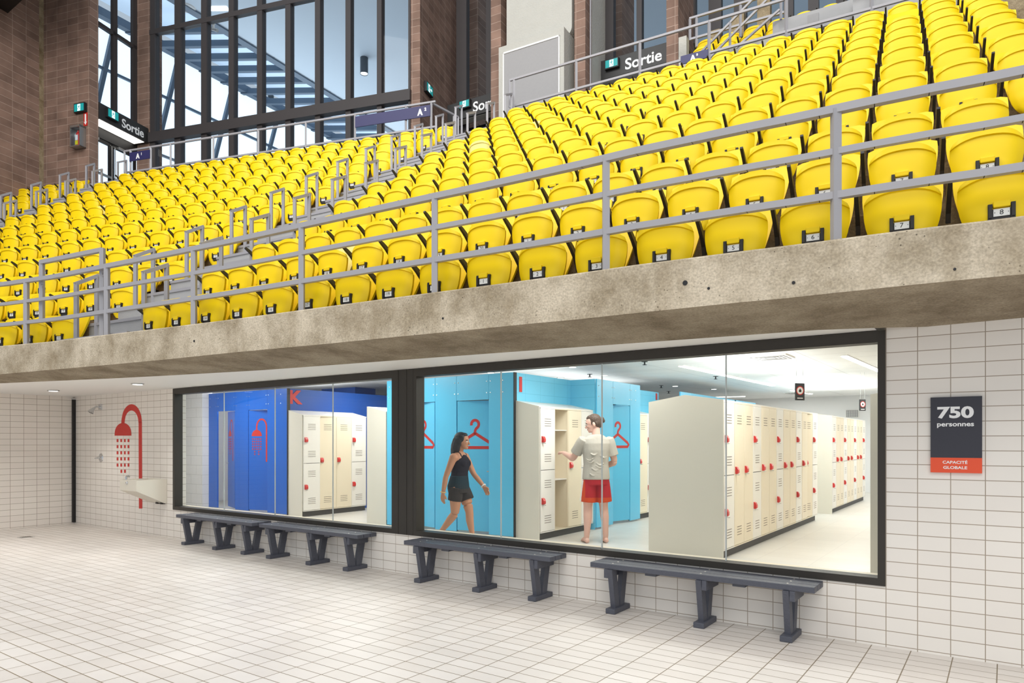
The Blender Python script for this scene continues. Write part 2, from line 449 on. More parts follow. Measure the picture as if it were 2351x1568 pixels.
M['teal_cloth'] = mat('dark_teal_cloth', (36, 52, 60), 0.8, spec=0.2, var=0.1, vscale=90)
M['char_cloth'] = mat('charcoal_cloth', (58, 54, 54), 0.85, spec=0.2)
M['gold'] = mat('pale_gold_band', (222, 186, 130), 0.35, 0.4)
# ================================================================ SETTING, LOWER LEVEL
YW = 5.694                                  # face of the tiled wall
XL = -13.9                                  # face of the end wall
WX0, WXM0, WXM1, WX1 = -10.488, -5.694, -5.408, -0.71
WZ0, WZ1, ZC = 0.4425, 2.31, 2.31

struct(MB().box(-16, 9, -7, YW + 0.1, -0.2, 0).build('floor', M['floor_tile']))
mb = MB()
mb.box(XL - 0.2, WX0, YW, YW + 0.2, 0, 2.6).box(WX1, 4.5, YW, YW + 0.2, 0, 2.6).box(WX0, WX1, YW, YW + 0.2, 0, WZ0)
struct(mb.build('wall_back', M['wall_tile']))
struct(MB().box(XL - 0.2, XL, -2.5, YW, 0, 2.6).build('wall_left', M['wall_tile_x']))
mb = MB().box(XL + 0.0, XL + 0.05, YW - 0.05, YW, 0.02, 2.26, 0).box(XL, XL + 0.055, YW - 0.055, YW, 2.26, 2.285, 1)
struct(mb.build('trim_1', [M['black'], M['chrome']]))

# balcony edge: front arris, lower arris and the line where its underside meets ceiling and wall
TOP_PX = [(-420, 819), (-150, 803), (0, 794.1), (112, 784), (255, 766.5), (383, 751), (510, 735.4), (600, 723.3), (728, 706), (855, 689), (983, 672), (1110, 655.5), (1200, 643.5), (1328, 626), (1455, 607.5), (1583, 591), (1710, 574.5), (1800, 563.5), (1878, 553.5), (2006, 536.5), (2133, 520.5), (2261, 505.5), (2351, 494), (2600, 462)]
BOT_PX = [(-420, 877), (-150, 866), (0, 859.4), (128, 848), (255, 837), (383, 825), (510, 811.8), (600, 803), (728, 791.5), (855, 778.7), (983, 766.3), (1110, 754), (1200, 744.8), (1328, 733), (1455, 719), (1583, 706), (1710, 693), (1800, 685), (1878, 676.5), (2006, 663), (2133, 650), (2261, 637.5), (2351, 629.5), (2600, 605)]
IN_PX = [(-420, 888), (-150, 884), (0, 880), (300, 867), (600, 850), (1200, 806), (1800, 763), (1985, 750), (2033, 757), (2351, 734.5), (2600, 717)]
ZE = 2.756
def lerp(tab, x):
    for (x0, y0), (x1, y1) in zip(tab, tab[1:]):
        if x0 <= x <= x1: return y0 + (y1 - y0) * (x - x0) / (x1 - x0)
edge = []                                    # (front top, z bottom, back point)
away = Vector((*CW(0.4917, 0.8708), 0))
for x, y in TOP_PX:
    p = on_z(x, y, ZE)
    f = p.x * FX + p.y * FY
    zb = EYE + (HOR - lerp(BOT_PX, x)) / F_PX * f
    q = on_z(x, lerp(IN_PX, x), ZC)
    edge.append((p, zb, q))
rings = []
for p, zb, q in edge:
    a = p + away * 0.14
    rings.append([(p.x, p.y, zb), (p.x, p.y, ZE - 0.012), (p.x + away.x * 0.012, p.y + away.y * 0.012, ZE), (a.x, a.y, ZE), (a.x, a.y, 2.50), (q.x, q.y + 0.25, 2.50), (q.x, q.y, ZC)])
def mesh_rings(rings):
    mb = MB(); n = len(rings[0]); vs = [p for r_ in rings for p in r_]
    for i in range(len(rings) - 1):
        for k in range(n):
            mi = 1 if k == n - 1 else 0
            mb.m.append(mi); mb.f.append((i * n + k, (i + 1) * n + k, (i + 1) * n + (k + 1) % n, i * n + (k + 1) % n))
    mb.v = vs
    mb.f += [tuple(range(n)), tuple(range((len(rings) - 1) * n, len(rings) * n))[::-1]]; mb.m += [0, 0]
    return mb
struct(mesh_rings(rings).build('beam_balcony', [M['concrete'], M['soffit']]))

# old tie-rod plugs in the balcony face
for px, py, r_ in ((1573, 649.5, 0.013), (1627, 662, 0.007), (1822, 649, 0.008), (446, 783, 0.009), (2192, 618, 0.006), (1017, 731, 0.007)):
    p = on_z(px, lerp(TOP_PX, px), ZE); f = p.x * FX + p.y * FY
    z = EYE + (HOR - py) / F_PX * f
    tag(MB().lathe([(r_ * 0.55, 0.004), (r_ * 1.3, 0.004), (r_ * 1.4, -0.01), (r_ * 0.5, -0.01)], Matrix.Rotation(FA.rot, 4, 'Z') @ Matrix.Rotation(R(90), 4, 'X'), 16).build('tie_hole_plug', M['black'], loc=(p.x, p.y, z)), 'small dark round plug in the concrete balcony face', 'plug', 'plugs in the balcony face')

# white ceiling between the balcony and the wall
cp = [q for p, zb, q in edge if q.x < -0.75]
mb = MB()
n = len(cp)
vs = [(q.x, q.y - 0.01, ZC + 0.004) for q in cp] + [(max(q.x, XL - 1) if i else -22, YW + 0.05, ZC + 0.004) for i, q in enumerate(cp)]
vs2 = [(a, b, c + 0.18) for a, b, c in vs]
mb.add(vs, [(i, i + 1, n + i + 1, n + i) for i in range(n - 1)])
mb.add(vs2, [(i, n + i, n + i + 1, i + 1) for i in range(n - 1)])
struct(mb.build('ceiling', M['white']))

# recessed lamps in that ceiling
for k, (x, y) in enumerate([(-9.96, 4.89), (-12.35, 4.75)]):
    t = thing('recessed_downlight', ['round recessed ceiling downlight in the white soffit above the drinking fountain', 'round recessed ceiling downlight in the white soffit near the black corner strip'][k], 'ceiling lamp', (x, y, ZC))
    MB().lathe([(0.085, 0.004), (0.085, -0.008), (0.07, -0.012), (0.062, 0.002)], seg=24).build('trim_ring', M['steel'], t)
    MB().lathe([(0.001, -0.018), (0.062, -0.015), (0.062, 0.001), (0.001, 0.001)], seg=24).build('lens', M['lamp'], t)
    d = bpy.data.lights.new('downlight', 'SPOT'); d.energy = 60; d.spot_size = R(120); d.spot_blend = 0.8; d.shadow_soft_size = 0.06; d.color = (1, 0.96, 0.9)
    o = bpy.data.objects.new('downlight', d); o.location = (x, y, ZC - 0.03); COL.objects.link(o)

# ---------------------------------------------------------------- changing-room windows
GY = YW + 0.075
def window(name, x0, x1, joints):
    mb = MB()
    fw, ft, fb = 0.05, 0.085, 0.055
    mb.box(x0, x0 + fw, YW - 0.012, YW + 0.12, WZ0, WZ1).box(x1 - fw, x1, YW - 0.012, YW + 0.12, WZ0, WZ1)
    mb.box(x0 + fw, x1 - fw, YW - 0.012, YW + 0.12, WZ1 - ft, WZ1).box(x0 + fw, x1 - fw, YW - 0.012, YW + 0.12, WZ0, WZ0 + fb)
    w = struct(mb.build(name, M['frame']))
    xs = [x0 + fw] + joints + [x1 - fw]
    for a, b in zip(xs, xs[1:]):
        MB().box(a + 0.003, b - 0.003, GY, GY + 0.008, WZ0 + fb, WZ1 - ft).build('pane', M['glass'], w)
    for a in joints:
        MB().box(a - 0.005, a + 0.005, GY - 0.002, GY + 0.010, WZ0 + fb, WZ1 - ft).build('joint', M['joint'], w)
    MB().box(x0 + 0.03, x1 - 0.03, YW + 0.12, YW + 0.215, WZ0 + 0.03, WZ0 + 0.052).build('sill', M['sill'], w)
    return w
window('window_1', WX0, WXM0, [-9.246, -8.044, -6.866])
window('window_2', WXM1, WX1, [-4.249, -3.075, -1.906])
mb = MB().box(WXM0, WXM1, YW - 0.014, YW + 0.16, WZ0, WZ1)
mb.box(WXM0 + 0.055, WXM0 + 0.06, YW - 0.018, YW - 0.01, WZ0, WZ1).box(WXM1 - 0.10, WXM1 - 0.095, YW - 0.018, YW - 0.01, WZ0, WZ1)
struct(mb.build('trim_2', M['frame']))

# ---------------------------------------------------------------- changing-room shell
ZF, ZI = 0.10, 2.76
struct(MB().box(-15.2, 3.4, YW + 0.2, 21.2, -0.1, ZF).build('floor_inside', M['in_floor']))
struct(MB().box(-15.2, 3.4, YW + 0.2, 21.2, ZI, ZI + 0.1).build('ceiling_inside', M['in_ceiling']))
struct(MB().box(-15.2, 3.4, 21.0, 21.2, ZF, ZI).build('wall_back_inside', M['in_wall']))
struct(MB().box(3.2, 3.4, YW + 0.2, 21.0, ZF, ZI).build('wall_right_inside', M['in_wall']))
struct(MB().box(-15.2, -15.0, YW + 0.2, 21.0, ZF, ZI).build('wall_left_inside', M['in_wall']))
struct(MB().box(-15.2, 3.4, YW + 0.2, YW + 0.3, 2.31, ZI).build('wall_front_inside', M['in_wall']))
struct(MB().box(-15.0, -13.57, 7.98, 8.2, ZF, ZI).build('wall_block_inside', M['white_block']))
ZT = 2.49
mb = MB().box(-10.99, -10.952, 8.16, 15.0, ZF, ZT)
struct(mb.build('wall_blue', M['blue_wall']))
struct(MB().box(-13.5, -12.31, 11.0, 11.64, 2.25, ZI).build('beam_blue', M['blue_wall']))
for b_ in ((-5.775, -5.738, 8.14, 9.7), (-5.775, -5.30, 9.7, 9.718), (-5.775, -5.738, 11.32, 13.2)):
    struct(MB().box(*b_, ZF, ZT).build('wall_cyan', M['cyan_wall']))

# lamps of the changing room
for x, y in [(-4.2, 8.0), (-1.9, 8.2), (-12.0, 7.0), (-8.0, 7.0), (-9.7, 9.5), (-4.0, 12.5), (-1.8, 13.5), (-3.0, 17.5), (-5.0, 19.3), (-0.5, 19.0), (-1.0, 16.5)]:
    area('changing_room_lamp', (x, y, ZI - 0.04), (x, y, 0), 1.4, 0.9, 44, (1, 0.98, 0.95))
for x, y, z, sx, sy, e in [(-3.2, 10.5, 2.2, 0.5, 4.5, 36), (-7.0, 9.6, 2.35, 2.0, 1.0, 15), (-12.2, 9.6, 2.35, 2.0, 1.0, 15), (-3.2, 16.0, 2.2, 0.5, 3.5, 40), (-6.8, 12.0, 2.35, 1.0, 3.0, 15), (0.6, 10.5, 2.2, 0.6, 4.0, 20)]:
    area('ceiling_fill_light', (x, y, z), (x, y, 9), sx, sy, e, (1, 0.99, 0.97))   # unseen upward lights, added to brighten the ceiling
d = bpy.data.lights.new('shower_fill_light', 'POINT'); d.energy = 28; d.shadow_soft_size = 0.1  # unseen point light, added so the tiles inside the cubicle show
o = bpy.data.objects.new('shower_fill_light', d); o.location = (-12.9, 8.75, 2.3); COL.objects.link(o)
STRIP_LABEL = ['long white light strip in the ceiling above the nearest cream locker block', 'white light strip in the ceiling cut off by the right window frame', 'thin white light strip beyond the gable of the locker block', 'short far light strip beside the first hanging sign']
for i, (A, B) in enumerate([(on_z(1563, 838, ZI), on_z(1775, 884, ZI)), (on_z(1938, 815, ZI), on_z(2070, 872, ZI)), (on_z(1623, 911, ZI), on_z(1711, 909, ZI)), (on_z(1818, 895, ZI), on_z(1862, 903, ZI))]):
    t = thing('strip_light', STRIP_LABEL[i], 'ceiling lamp', (A + B) / 2, math.atan2(-(B.x - A.x), B.y - A.y))
    h = (B - A).length / 2
    MB().box(-0.05, 0.05, -h - 0.01, h + 0.01, -0.012, 0.0).build('housing', M['white'], t)
    MB().box(-0.042, 0.042, -h, h, -0.024, -0.011).build('diffuser', M['lamp'], t)
DL = [((1127, 855), 'above the cyan cabin left of the standing man'), ((1315, 842), 'nearest one above the beige lockers'), ((1287, 867), 'above the red bar on the cyan wall'), ((1387, 861), 'above the hanger door right of the man'), ((1550, 886), 'above the gable of the cream locker block'), ((1639, 893), 'beyond the gable of the cream locker block'), ((520, 893), 'above the blue shower cubicle')]
for (px, py), wh in DL:
    p = on_z(px, py, ZI)
    t = thing('recessed_downlight', 'small round changing room ceiling light ' + wh, 'ceiling lamp', p)
    MB().lathe([(0.075, 0.0), (0.075, -0.006), (0.06, -0.008), (0.06, 0.0)], seg=20).build('trim_ring', M['steel'], t)
    MB().lathe([(0.001, -0.013), (0.058, -0.011), (0.06, 0.0), (0.001, 0.0)], seg=20).build('lens', M['lamp'], t)
SPK = [((1480, 832), 'nearest to the glass, above the cyan panels'), ((1354, 861), 'above the standing man'), ((1518, 887), 'left of the locker block gable'), ((1535, 900), 'just above the locker block gable'), ((1643, 866), 'beside the long light strip')]
for (px, py), wh in SPK:
    p = on_z(px, py - 2, ZI)
    t = thing('fire_sprinkler', 'small dark ceiling sprinkler ' + wh, 'sprinkler', p)
    MB().tube([(0, 0, 0), (0, 0, -0.05)], 0.012).build('stem', M['black'], t)
    MB().lathe([(0.001, -0.06), (0.035, -0.056), (0.035, -0.05), (0.001, -0.048)], seg=14).build('deflector', M['black'], t)
    MB().lathe([(0.001, -0.004), (0.05, -0.006), (0.05, 0), (0.001, 0)], seg=16).build('escutcheon', M['black'], t)
for (px, py), sx, lab in [((1770, 819), 0.6, 'square white ceiling air diffuser right of the long light strip'), ((1830, 901), 0.6, 'far square ceiling air diffuser near the second hanging sign')]:
    p = on_z(px, py, ZI)
    t = thing('air_diffuser', lab, 'air vent', p)
    MB().box(-0.28, 0.28, -0.28, 0.28, -0.02, 0).build('frame', M['white'], t)
    mb = MB()
    for k in range(4):
        s = 0.24 - k * 0.055
        for a, b, c, d in ((-s, s, -s, -s + 0.012), (-s, s, s - 0.012, s), (-s, -s + 0.012, -s, s), (s - 0.012, s, -s, s)):
            mb.box(a, b, c, d, -0.026, -0.018)
    mb.build('louvre', M['panel_grey'], t)
p = on_y(1957, 950, 21.0)
t = thing('wall_grille', 'square grey ventilation grille high on the far white wall', 'air vent', (p.x, 20.99, p.z))
MB().box(-0.17, 0.17, -0.02, 0.01, -0.11, 0.11).build('frame', M['white'], t)
mb = MB()
for k in range(7): mb.box(-0.15, 0.15, -0.028, -0.018, -0.095 + k * 0.03, -0.08 + k * 0.03)
for k in range(6): mb.box(-0.15 + k * 0.055, -0.14 + k * 0.055, -0.03, -0.018, -0.095, 0.1)
mb.build('grid', M['panel_grey'], t)

# hanging prohibition signs
for px, y0, y1, Y, lab in [(1836, 880, 919, 11.2, 'dark hanging sign with red prohibition ring, the larger and nearer of two'), (1980, 917, 943, 14.0, 'dark hanging sign with red ring, the smaller one by the right frame')]:
    a = on_y(px, y0, Y); b = on_y(px, y1, Y)
    h = a.z - b.z; w = h * 0.62
    t = thing('hanging_sign', lab, 'sign', (a.x, Y, b.z), R(50))
    MB().box(-w / 2, w / 2, -0.008, 0.008, 0, h).build('panel', M['sign_black'], t)
    mb = MB(); c = Vector((0, -0.009, h * 0.57)); ro = w * 0.42
    def disc(mb, r0, r1, y, mi):
        vs = []; n = 28
        for k in range(n):
            an = 2 * math.pi * k / n
            vs += [(r0 * math.cos(an), y, c.z + r0 * math.sin(an)), (r1 * math.cos(an), y, c.z + r1 * math.sin(an))]
        mb.add(vs, [(2 * k, 2 * ((k + 1) % n), 2 * ((k + 1) % n) + 1, 2 * k + 1) for k in range(n)], mi)
    disc(mb, 0.001, ro * 0.8, -0.0095, 0); disc(mb, ro * 0.8, ro, -0.010, 1)
    mb.box(-ro * 0.3, ro * 0.3, -0.0115, -0.0098, c.z - ro * 0.35, c.z + ro * 0.2, 2).box(-ro * 0.12, ro * 0.12, -0.0115, -0.0098, c.z + ro * 0.2, c.z + ro * 0.42, 2)
    mb.box(-w * 0.3, w * 0.3, -0.0095, -0.0085, h * 0.10, h * 0.15, 0)
    mb.build('pictogram', [M['white'], M['red'], M['ink']], t)
    for sx in (-1, 1): MB().tube([(sx * w * 0.35, 0, h), (sx * w * 0.35, 0, ZI - b.z)], 0.0025, 6).build('wire', M['steel'], t)

# ---------------------------------------------------------------- shower and changing cubicles
def ring_arc(cx, cz, r0, r1, a0, a1, n=20):
    return [(cx + r1 * math.cos(R(a0 + (a1 - a0) * k / n)), cz + r1 * math.sin(R(a0 + (a1 - a0) * k / n))) for k in range(n + 1)], \
           [(cx + r0 * math.cos(R(a0 + (a1 - a0) * k / n)), cz + r0 * math.sin(R(a0 + (a1 - a0) * k / n))) for k in range(n + 1)]
def strip(mb, outer, inner, y, th=0.002, mi=0):
    n = len(outer)
    vs = [(x, y, z) for x, z in outer] + [(x, y, z) for x, z in inner] + [(x, y - th, z) for x, z in outer] + [(x, y - th, z) for x, z in inner]
    fs = []
    for k in range(n - 1):
        fs += [(k, k + 1, n + k + 1, n + k), (2 * n + k, 3 * n + k, 3 * n + k + 1, 2 * n + k + 1), (k, 2 * n + k, 2 * n + k + 1, k + 1), (n + k, n + k + 1, 3 * n + k + 1, 3 * n + k)]
    mb.add(vs, fs, mi)
def thick_line(mb, pts, w, y, th=0.002, mi=0):
    P = [Vector((a, b)) for a, b in pts]; o = []; i_ = []
    for k, p in enumerate(P):
        t = (P[min(k + 1, len(P) - 1)] - P[max(k - 1, 0)]).normalized(); nn = Vector((-t.y, t.x)) * (w / 2)
        o.append(tuple(p + nn)); i_.append(tuple(p - nn))
    strip(mb, o, i_, y, th, mi)
def hanger_mesh(w=0.60, zc=1.42):
    mb = MB(); t = 0.045
    z0, z1 = zc - 0.135, zc + 0.08
    hw = w / 2
    thick_line(mb, [(0, z1), (-hw + 0.05, z0 + 0.07), (-hw + 0.02, z0 + 0.035), (-hw + 0.05, z0)], t, 0)
    thick_line(mb, [(0, z1), (hw - 0.05, z0 + 0.07), (hw - 0.02, z0 + 0.035), (hw - 0.05, z0)], t, 0)
    thick_line(mb, [(-hw + 0.04, z0), (hw - 0.04, z0)], t, 0)
    cz = z1 + 0.135; r = 0.062
    arc = [(r * math.cos(R(a)), cz + r * math.sin(R(a))) for a in range(195, -61, -15)]
    thick_line(mb, arc + [(0.012, z1 + 0.062), (0.0, z1 + 0.035), (0, z1 - 0.02)], t * 0.95, 0)
    return mb
def shower_mesh():
    mb = MB(); t = 0.034
    thick_line(mb, [(-0.10, 1.60)] + [(0.02 + 0.12 * math.cos(R(a)), 1.66 + 0.15 * math.sin(R(a))) for a in range(180, -1, -12)] + [(0.14, 0.98)], t, 0)
    o, i_ = ring_arc(-0.10, 1.48, 0.001, 0.125, 0, 180)
    strip(mb, o, [(x, 1.48) for x, z in o], 0)
    for r_ in range(5):
        for c_ in range(5):
            x = -0.2 + c_ * 0.05; z = 1.425 - r_ * 0.05
            mb.box(x - 0.012, x + 0.012, -0.002, 0, z - 0.014, z + 0.014)
    for r_ in range(2):
        for x in (-0.15, -0.05): mb.box(x - 0.012, x + 0.012, -0.002, 0, 1.175 - r_ * 0.05 - 0.014, 1.175 - r_ * 0.05 + 0.014)
    return mb
def cubicle(name, label, cat, loc, rotz, w, doors, m, pict, depth=1.3, tile=None, trim_end=True):
    """front panels along local x, facing local -y; doors = (x0, x1, hinge side, opening angle)"""
    t = thing(name, label, cat, loc, rotz)
    TH = 0.03; DZ = 2.115 - ZF; HZ = ZT - ZF
    xs = [0.0]
    for d in doors: xs += [d[0], d[1]]
    xs.append(w)
    for k in range(0, len(xs), 2):
        if xs[k + 1] - xs[k] > 0.02: MB().bbox(xs[k] + 0.002, xs[k + 1] - 0.002, 0, TH, 0.03, HZ, 0.003).build('panel', m, t)
    for x0, x1, side, ang in doors:
        MB().bbox(x0 + 0.002, x1 - 0.002, 0, TH, DZ, HZ, 0.003).build('head_panel', m, t)
        hx = x0 if side < 0 else x1
        dw = x1 - x0 - 0.02
        d = MB().bbox(min(0, -side * dw), max(0, -side * dw), -0.012, 0.012, 0.05, DZ - 0.006, 0.003).build('door', m, t, loc=(hx - side * 0.012, TH * 0.5, 0), rotz=R(ang))
        pm = (hanger_mesh() if pict == 'hanger' else shower_mesh()).build('pictogram', M['red'], d)
        pm.location = (-side * dw / 2, -0.0125, 0.02)
        MB().tube([(-side * dw * 0.93, -0.013, 0.95), (-side * dw * 0.93, -0.05, 0.95), (-side * dw * 0.86, -0.055, 0.95)], 0.01, 8).build('handle', M['steel'], d)
        MB().box(hx - 0.008, hx + 0.008, 0.02, 0.03, 0.03, DZ).build('hinge_strip', M['black'], t)
    for k in range(0, len(xs), 1):
        for z in (2.385 - ZF, 2.215 - ZF):
            for dx in ((-0.035, 0.035) if 0 < k < len(xs) - 1 else ((0.06,) if k == 0 else (-0.19,))):
                MB().lathe([(0.001, -0.006), (0.009, -0.004), (0.010, 0.0), (0.001, 0.0)], Matrix.Translation((xs[k] + dx, 0, z)) @ Matrix.Rotation(R(90), 4, 'X') @ Matrix.Diagonal((1, 1, -1, 1)), 10).build('bolt', M['chrome'], t)
    if trim_end: MB().box(w - 0.002, w + 0.012, -0.004, TH + 0.03, 0.0, HZ).build('edge_strip', M['black'], t)
    if tile:
        MB().box(0, w - 0.16, depth, depth + 0.03, 0.3, HZ).build('tiled_wall', tile, t)
        MB().box(0, w - 0.16, depth - 0.01, depth + 0.03, 0.0, 0.3).build('tiled_skirting', M['plinth'], t)
    return t
cubicle('shower_cubicle', 'royal blue shower cubicle front with two doors and red shower pictograms', 'shower cubicle', (-13.57, 8.12, ZF), 0, 2.62, [(0.32, 0.95, 1, -20), (1.394, 2.01, -1, 14)], M['blue'], 'shower', tile=M['white_tile_in'])
cubicle('changing_cubicle', 'light blue changing cubicle front behind the walking woman, two hanger doors', 'changing cubicle', (-8.30, 8.1, ZF), 0, 2.563, [(0.445, 1.062, 1, -13), (1.495, 2.112, -1, 13)], M['cyan'], 'hanger')
cubicle('changing_cubicle', 'light blue changing cubicle with one hanger door right of the standing man', 'changing cubicle', (-5.27, 9.72, ZF), R(90), 1.60, [(0.56, 1.20, 1, -14)], M['cyan'], 'hanger', depth=1.2, trim_end=False)
cubicle('changing_cubicle', 'far light blue cubicle showing only its top above the locker block', 'changing cubicle', (-5.27, 13.2, ZF), R(90), 3.4, [(0.6, 1.24, 1, -10), (2.0, 2.64, 1, -10)], M['cyan'], 'hanger', depth=1.2)
cubicle('changing_cubicle', 'farthest light blue cubicle whose top shows past the black edge strip', 'changing cubicle', (-5.27, 16.7, ZF), R(90), 1.6, [(0.5, 1.14, 1, -10)], M['cyan'], 'hanger', depth=1.2, trim_end=False)

# red wall letters
p = on_x(679, 912, -10.95)
mb = MB(); put_text(mb, 'K', 0.5, (-10.945, p.y, p.z), (0, 1, 0), (0, 0, 1), bold=0.022, width=0.30, height=0.26, extrude=0.003)
tag(mb.build('wall_letter', M['red']), 'red letter K on the dark blue wall above the lockers', 'letter')
for (px, y0, y1), lab in [((1195, 865, 900), 'red letter I on the light blue wall above the near lockers'), ((1507, 903, 918), 'small distant red letter I left of the locker block gable')]:
    a = on_x(px, y0, -5.737); b = on_x(px, y1, -5.737)
    mb = MB().box(-5.737, -5.731, a.y - 0.035, a.y + 0.035, b.z, a.z)
    tag(mb.build('wall_letter', M['red']), lab, 'letter')

# ---------------------------------------------------------------- lockers
LW, LH, LD = 0.385, 1.78, 0.40
_door = {}
def locker_door(tiers, colour, w=LW - 0.012):
    """door with louvre slits; front at y = 0, hinge on the right"""
    key = (tiers, colour)
    if key in _door: return _door[key]
    h = (LH - 0.03) / tiers
    mb = MB().bbox(0.003, w - 0.003, -0.006, 0.012, 0.004, h - 0.004, 0.003)
    for zb in (h - 0.25, 0.12):
        for k in range(4): mb.box(w * 0.27, w * 0.73, -0.0075, -0.005, zb + k * 0.033, zb + k * 0.033 + 0.007, 1)
    _door[key] = mb.mesh('locker_door', [M[colour], M['slit']])
    return _door[key]
mb = MB()
mb.prism([(0, 0, -0.042), (0, 0, 0.045), (0, -0.022, 0.036), (0, -0.036, 0.005), (0, -0.036, -0.03), (0, -0.022, -0.046)], (0.058, 0, 0))
LOCK = mb.mesh('lock', M['red_lock'])
LOCKRING = MB().lathe([(0.012, -0.06), (0.02, -0.06), (0.02, -0.052), (0.012, -0.052)], Matrix.Translation((0.031, -0.03, 0)), 10).mesh('lock_bolt', M['chrome'])
_carc = {}
def carcass(colour, open_=False):
    if (colour, open_) not in _carc:
        mb = MB(); t = 0.008
        mb.box(0, t, 0.013, LD, 0, LH).box(LW - t, LW, 0.013, LD, 0, LH).box(0, LW, LD - t, LD, 0, LH)
        mb.box(0, LW, 0.013, LD, 0, t).box(0, LW, 0.013, LD, LH - t, LH)
        mb.box(0, 0.006, -0.003, 0.013, 0, LH).box(LW - 0.006, LW, -0.003, 0.013, 0, LH).box(0, LW, -0.003, 0.013, LH - 0.016, LH).box(0, LW, -0.003, 0.013, 0, 0.014)
        _carc[(colour, open_)] = mb.mesh('locker_body', [M[colour]])
    return _carc[(colour, open_)]
SHELF = MB().box(0.01, LW - 0.01, 0.02, LD - 0.01, 0, 0.012).mesh('shelf', M['locker_white'])
def part(name, me, parent, loc=(0, 0, 0), rotz=0.0):
    o = bpy.data.objects.new(name, me); COL.objects.link(o); o.parent = parent
    o.location = loc; o.rotation_euler = (0, 0, rotz); return o
def locker(x, y, tiers, colour, label, group, ajar=0.0, open_=False):
    t = thing('locker', label, 'locker', (x, y, ZF + 0.1), R(90), group)
    part('body', carcass(colour, open_), t)
    h = (LH - 0.03) / tiers
    for k in range(tiers):
        dw = LW - 0.012
        if open_ or ajar:
            me = locker_door(tiers, colour)
            hx = LW - 0.006
            d = part('door', me, t, (hx - dw * math.cos(R(ajar)), -dw * math.sin(R(ajar)), 0.015 + k * h), R(ajar))
        else:
            d = part('door', locker_door(tiers, colour), t, (0.006, 0, 0.015 + k * h))
        zl = h * (0.53 if tiers == 1 else 0.5)
        l = part('lock', LOCK, d, (0.02, -0.006, zl))
        part('lock_bolt', LOCKRING, l)
    if open_:
        part('shelf', SHELF, t, (0, 0, 1.455)); part('shelf', SHELF, t, (0, 0, 0.73))
    return t
ORD = ['first', 'second', 'third', 'fourth', 'fifth', 'sixth', 'seventh', 'eighth', 'ninth', 'tenth', 'eleventh', 'twelfth', 'thirteenth']
def bank(X, Y0, kinds, where, group, ajar={}, opened={}):
    for i, tr in enumerate(kinds):
        c = 'locker_white' if tr == 2 else 'locker_beige'
        lab = '%s locker, %s from the near end of %s' % ('white two-door' if tr == 2 else 'beige full-height', ORD[i], where)
        if i in opened: lab = 'open beige locker with empty shelves, reached into by the standing man'
        locker(X, Y0 + i * LW, tr, c, lab, group, ajar.get(i, 0.0) if i not in opened else opened[i], i in opened)
bank(-10.545, 8.17, [2, 1, 1, 2], 'the block under the red K', 'lockers under the letter K', ajar={1: -5})
bank(-5.33, 8.17, [2, 1, 1, 2], 'the block beside the standing man', 'lockers beside the standing man', opened={1: -96})
bank(-5.33, 11.36, [1, 2], 'the bank right of the hanger door', 'lockers right of the hanger door')
bank(-2.71, 8.12, [2, 1, 1] * 4 + [2], 'the gabled middle block', 'lockers of the gabled block', ajar={11: -7})
bank(-2.71, 14.42, [2, 1, 1] * 3 + [2], 'the far block behind the middle one', 'lockers of the far block')

def hood(where, x_front, x_back, y0, y1, gable=False, base=True):
    """end panel, sloping cover and black plinth of a run of lockers"""
    zt = 0.1 + LH
    w = x_front - x_back
    top = [(0.004, zt + 0.012)] + ([(-w / 2, zt + 0.085), (-w - 0.004, zt + 0.012)] if gable else [(-w, zt + 0.105)])
    e = -w - (0.004 if gable else 0)
    pts = [(0.004, 0.0, zt + 0.001)] + [(a, 0.0, b) for a, b in top] + [(e, 0.0, zt + 0.001)]
    c = MB().prism(pts, (0, y1 - y0, 0)).build('locker_cover', M['locker_white'], loc=(x_front, y0, ZF))
    tag(c, 'white sloping cover on top of ' + where, 'locker cover')
    pp = [(0.004, -0.013, 0.0)] + [(a, -0.013, b) for a, b in top] + [(e, -0.013, 0.0)]
    c = MB().prism(pp, (0, 0.012, 0)).build('locker_end_panel', M['locker_panel'], loc=(x_front, y0, ZF))
    tag(c, 'cream end panel of ' + where, 'locker panel')
    if base:
        c = MB().box(-0.04, -w + (0.04 if gable else 0), 0.01, y1 - y0, 0, 0.098).build('locker_plinth', M['plinth'], loc=(x_front, y0, ZF))
        tag(c, 'dark plinth under ' + where, 'plinth')
hood('the lockers below the red K', -10.545, -10.95, 8.15, 8.17 + 4 * LW + 0.01)
hood('the lockers beside the standing man', -5.33, -5.735, 8.15, 8.17 + 4 * LW - 0.01)
hood('the short locker bank right of the hanger door', -5.33, -5.735, 11.345, 11.36 + 2 * LW + 0.01)
hood('the large gabled locker block in the middle', -2.71, -3.65, 8.11, 8.12 + 13 * LW + 0.01, True)
hood('the far gabled locker block', -2.71, -3.65, 14.41, 14.42 + 10 * LW + 0.01, True)
hood('the lockers left of the window mullion', -8.32, -8.77, 8.11, 10.4)
hood('the lockers at the right edge of the window', -0.2, -1.147, 8.11, 13.2, True)
for X0, X1, Y0, Y1, lab in [(-8.76, -8.33, 8.12, 10.4, 'cream locker body hidden behind the panel left of the window mullion'), (-1.14, -0.2, 8.12, 13.2, 'cream locker bodies behind the panel at the right window edge'), (-3.645, -3.125, 8.12, 13.1, 'rear lockers of the middle block facing the corridor'), (-3.645, -3.125, 14.42, 18.2, 'rear lockers of the far block facing the corridor')]:
    tag(MB().bbox(X0, X1, Y0, Y1, ZF + 0.1, ZF + 0.1 + LH, 0.004).build('locker_bank', M['locker_beige']), lab, 'lockers')

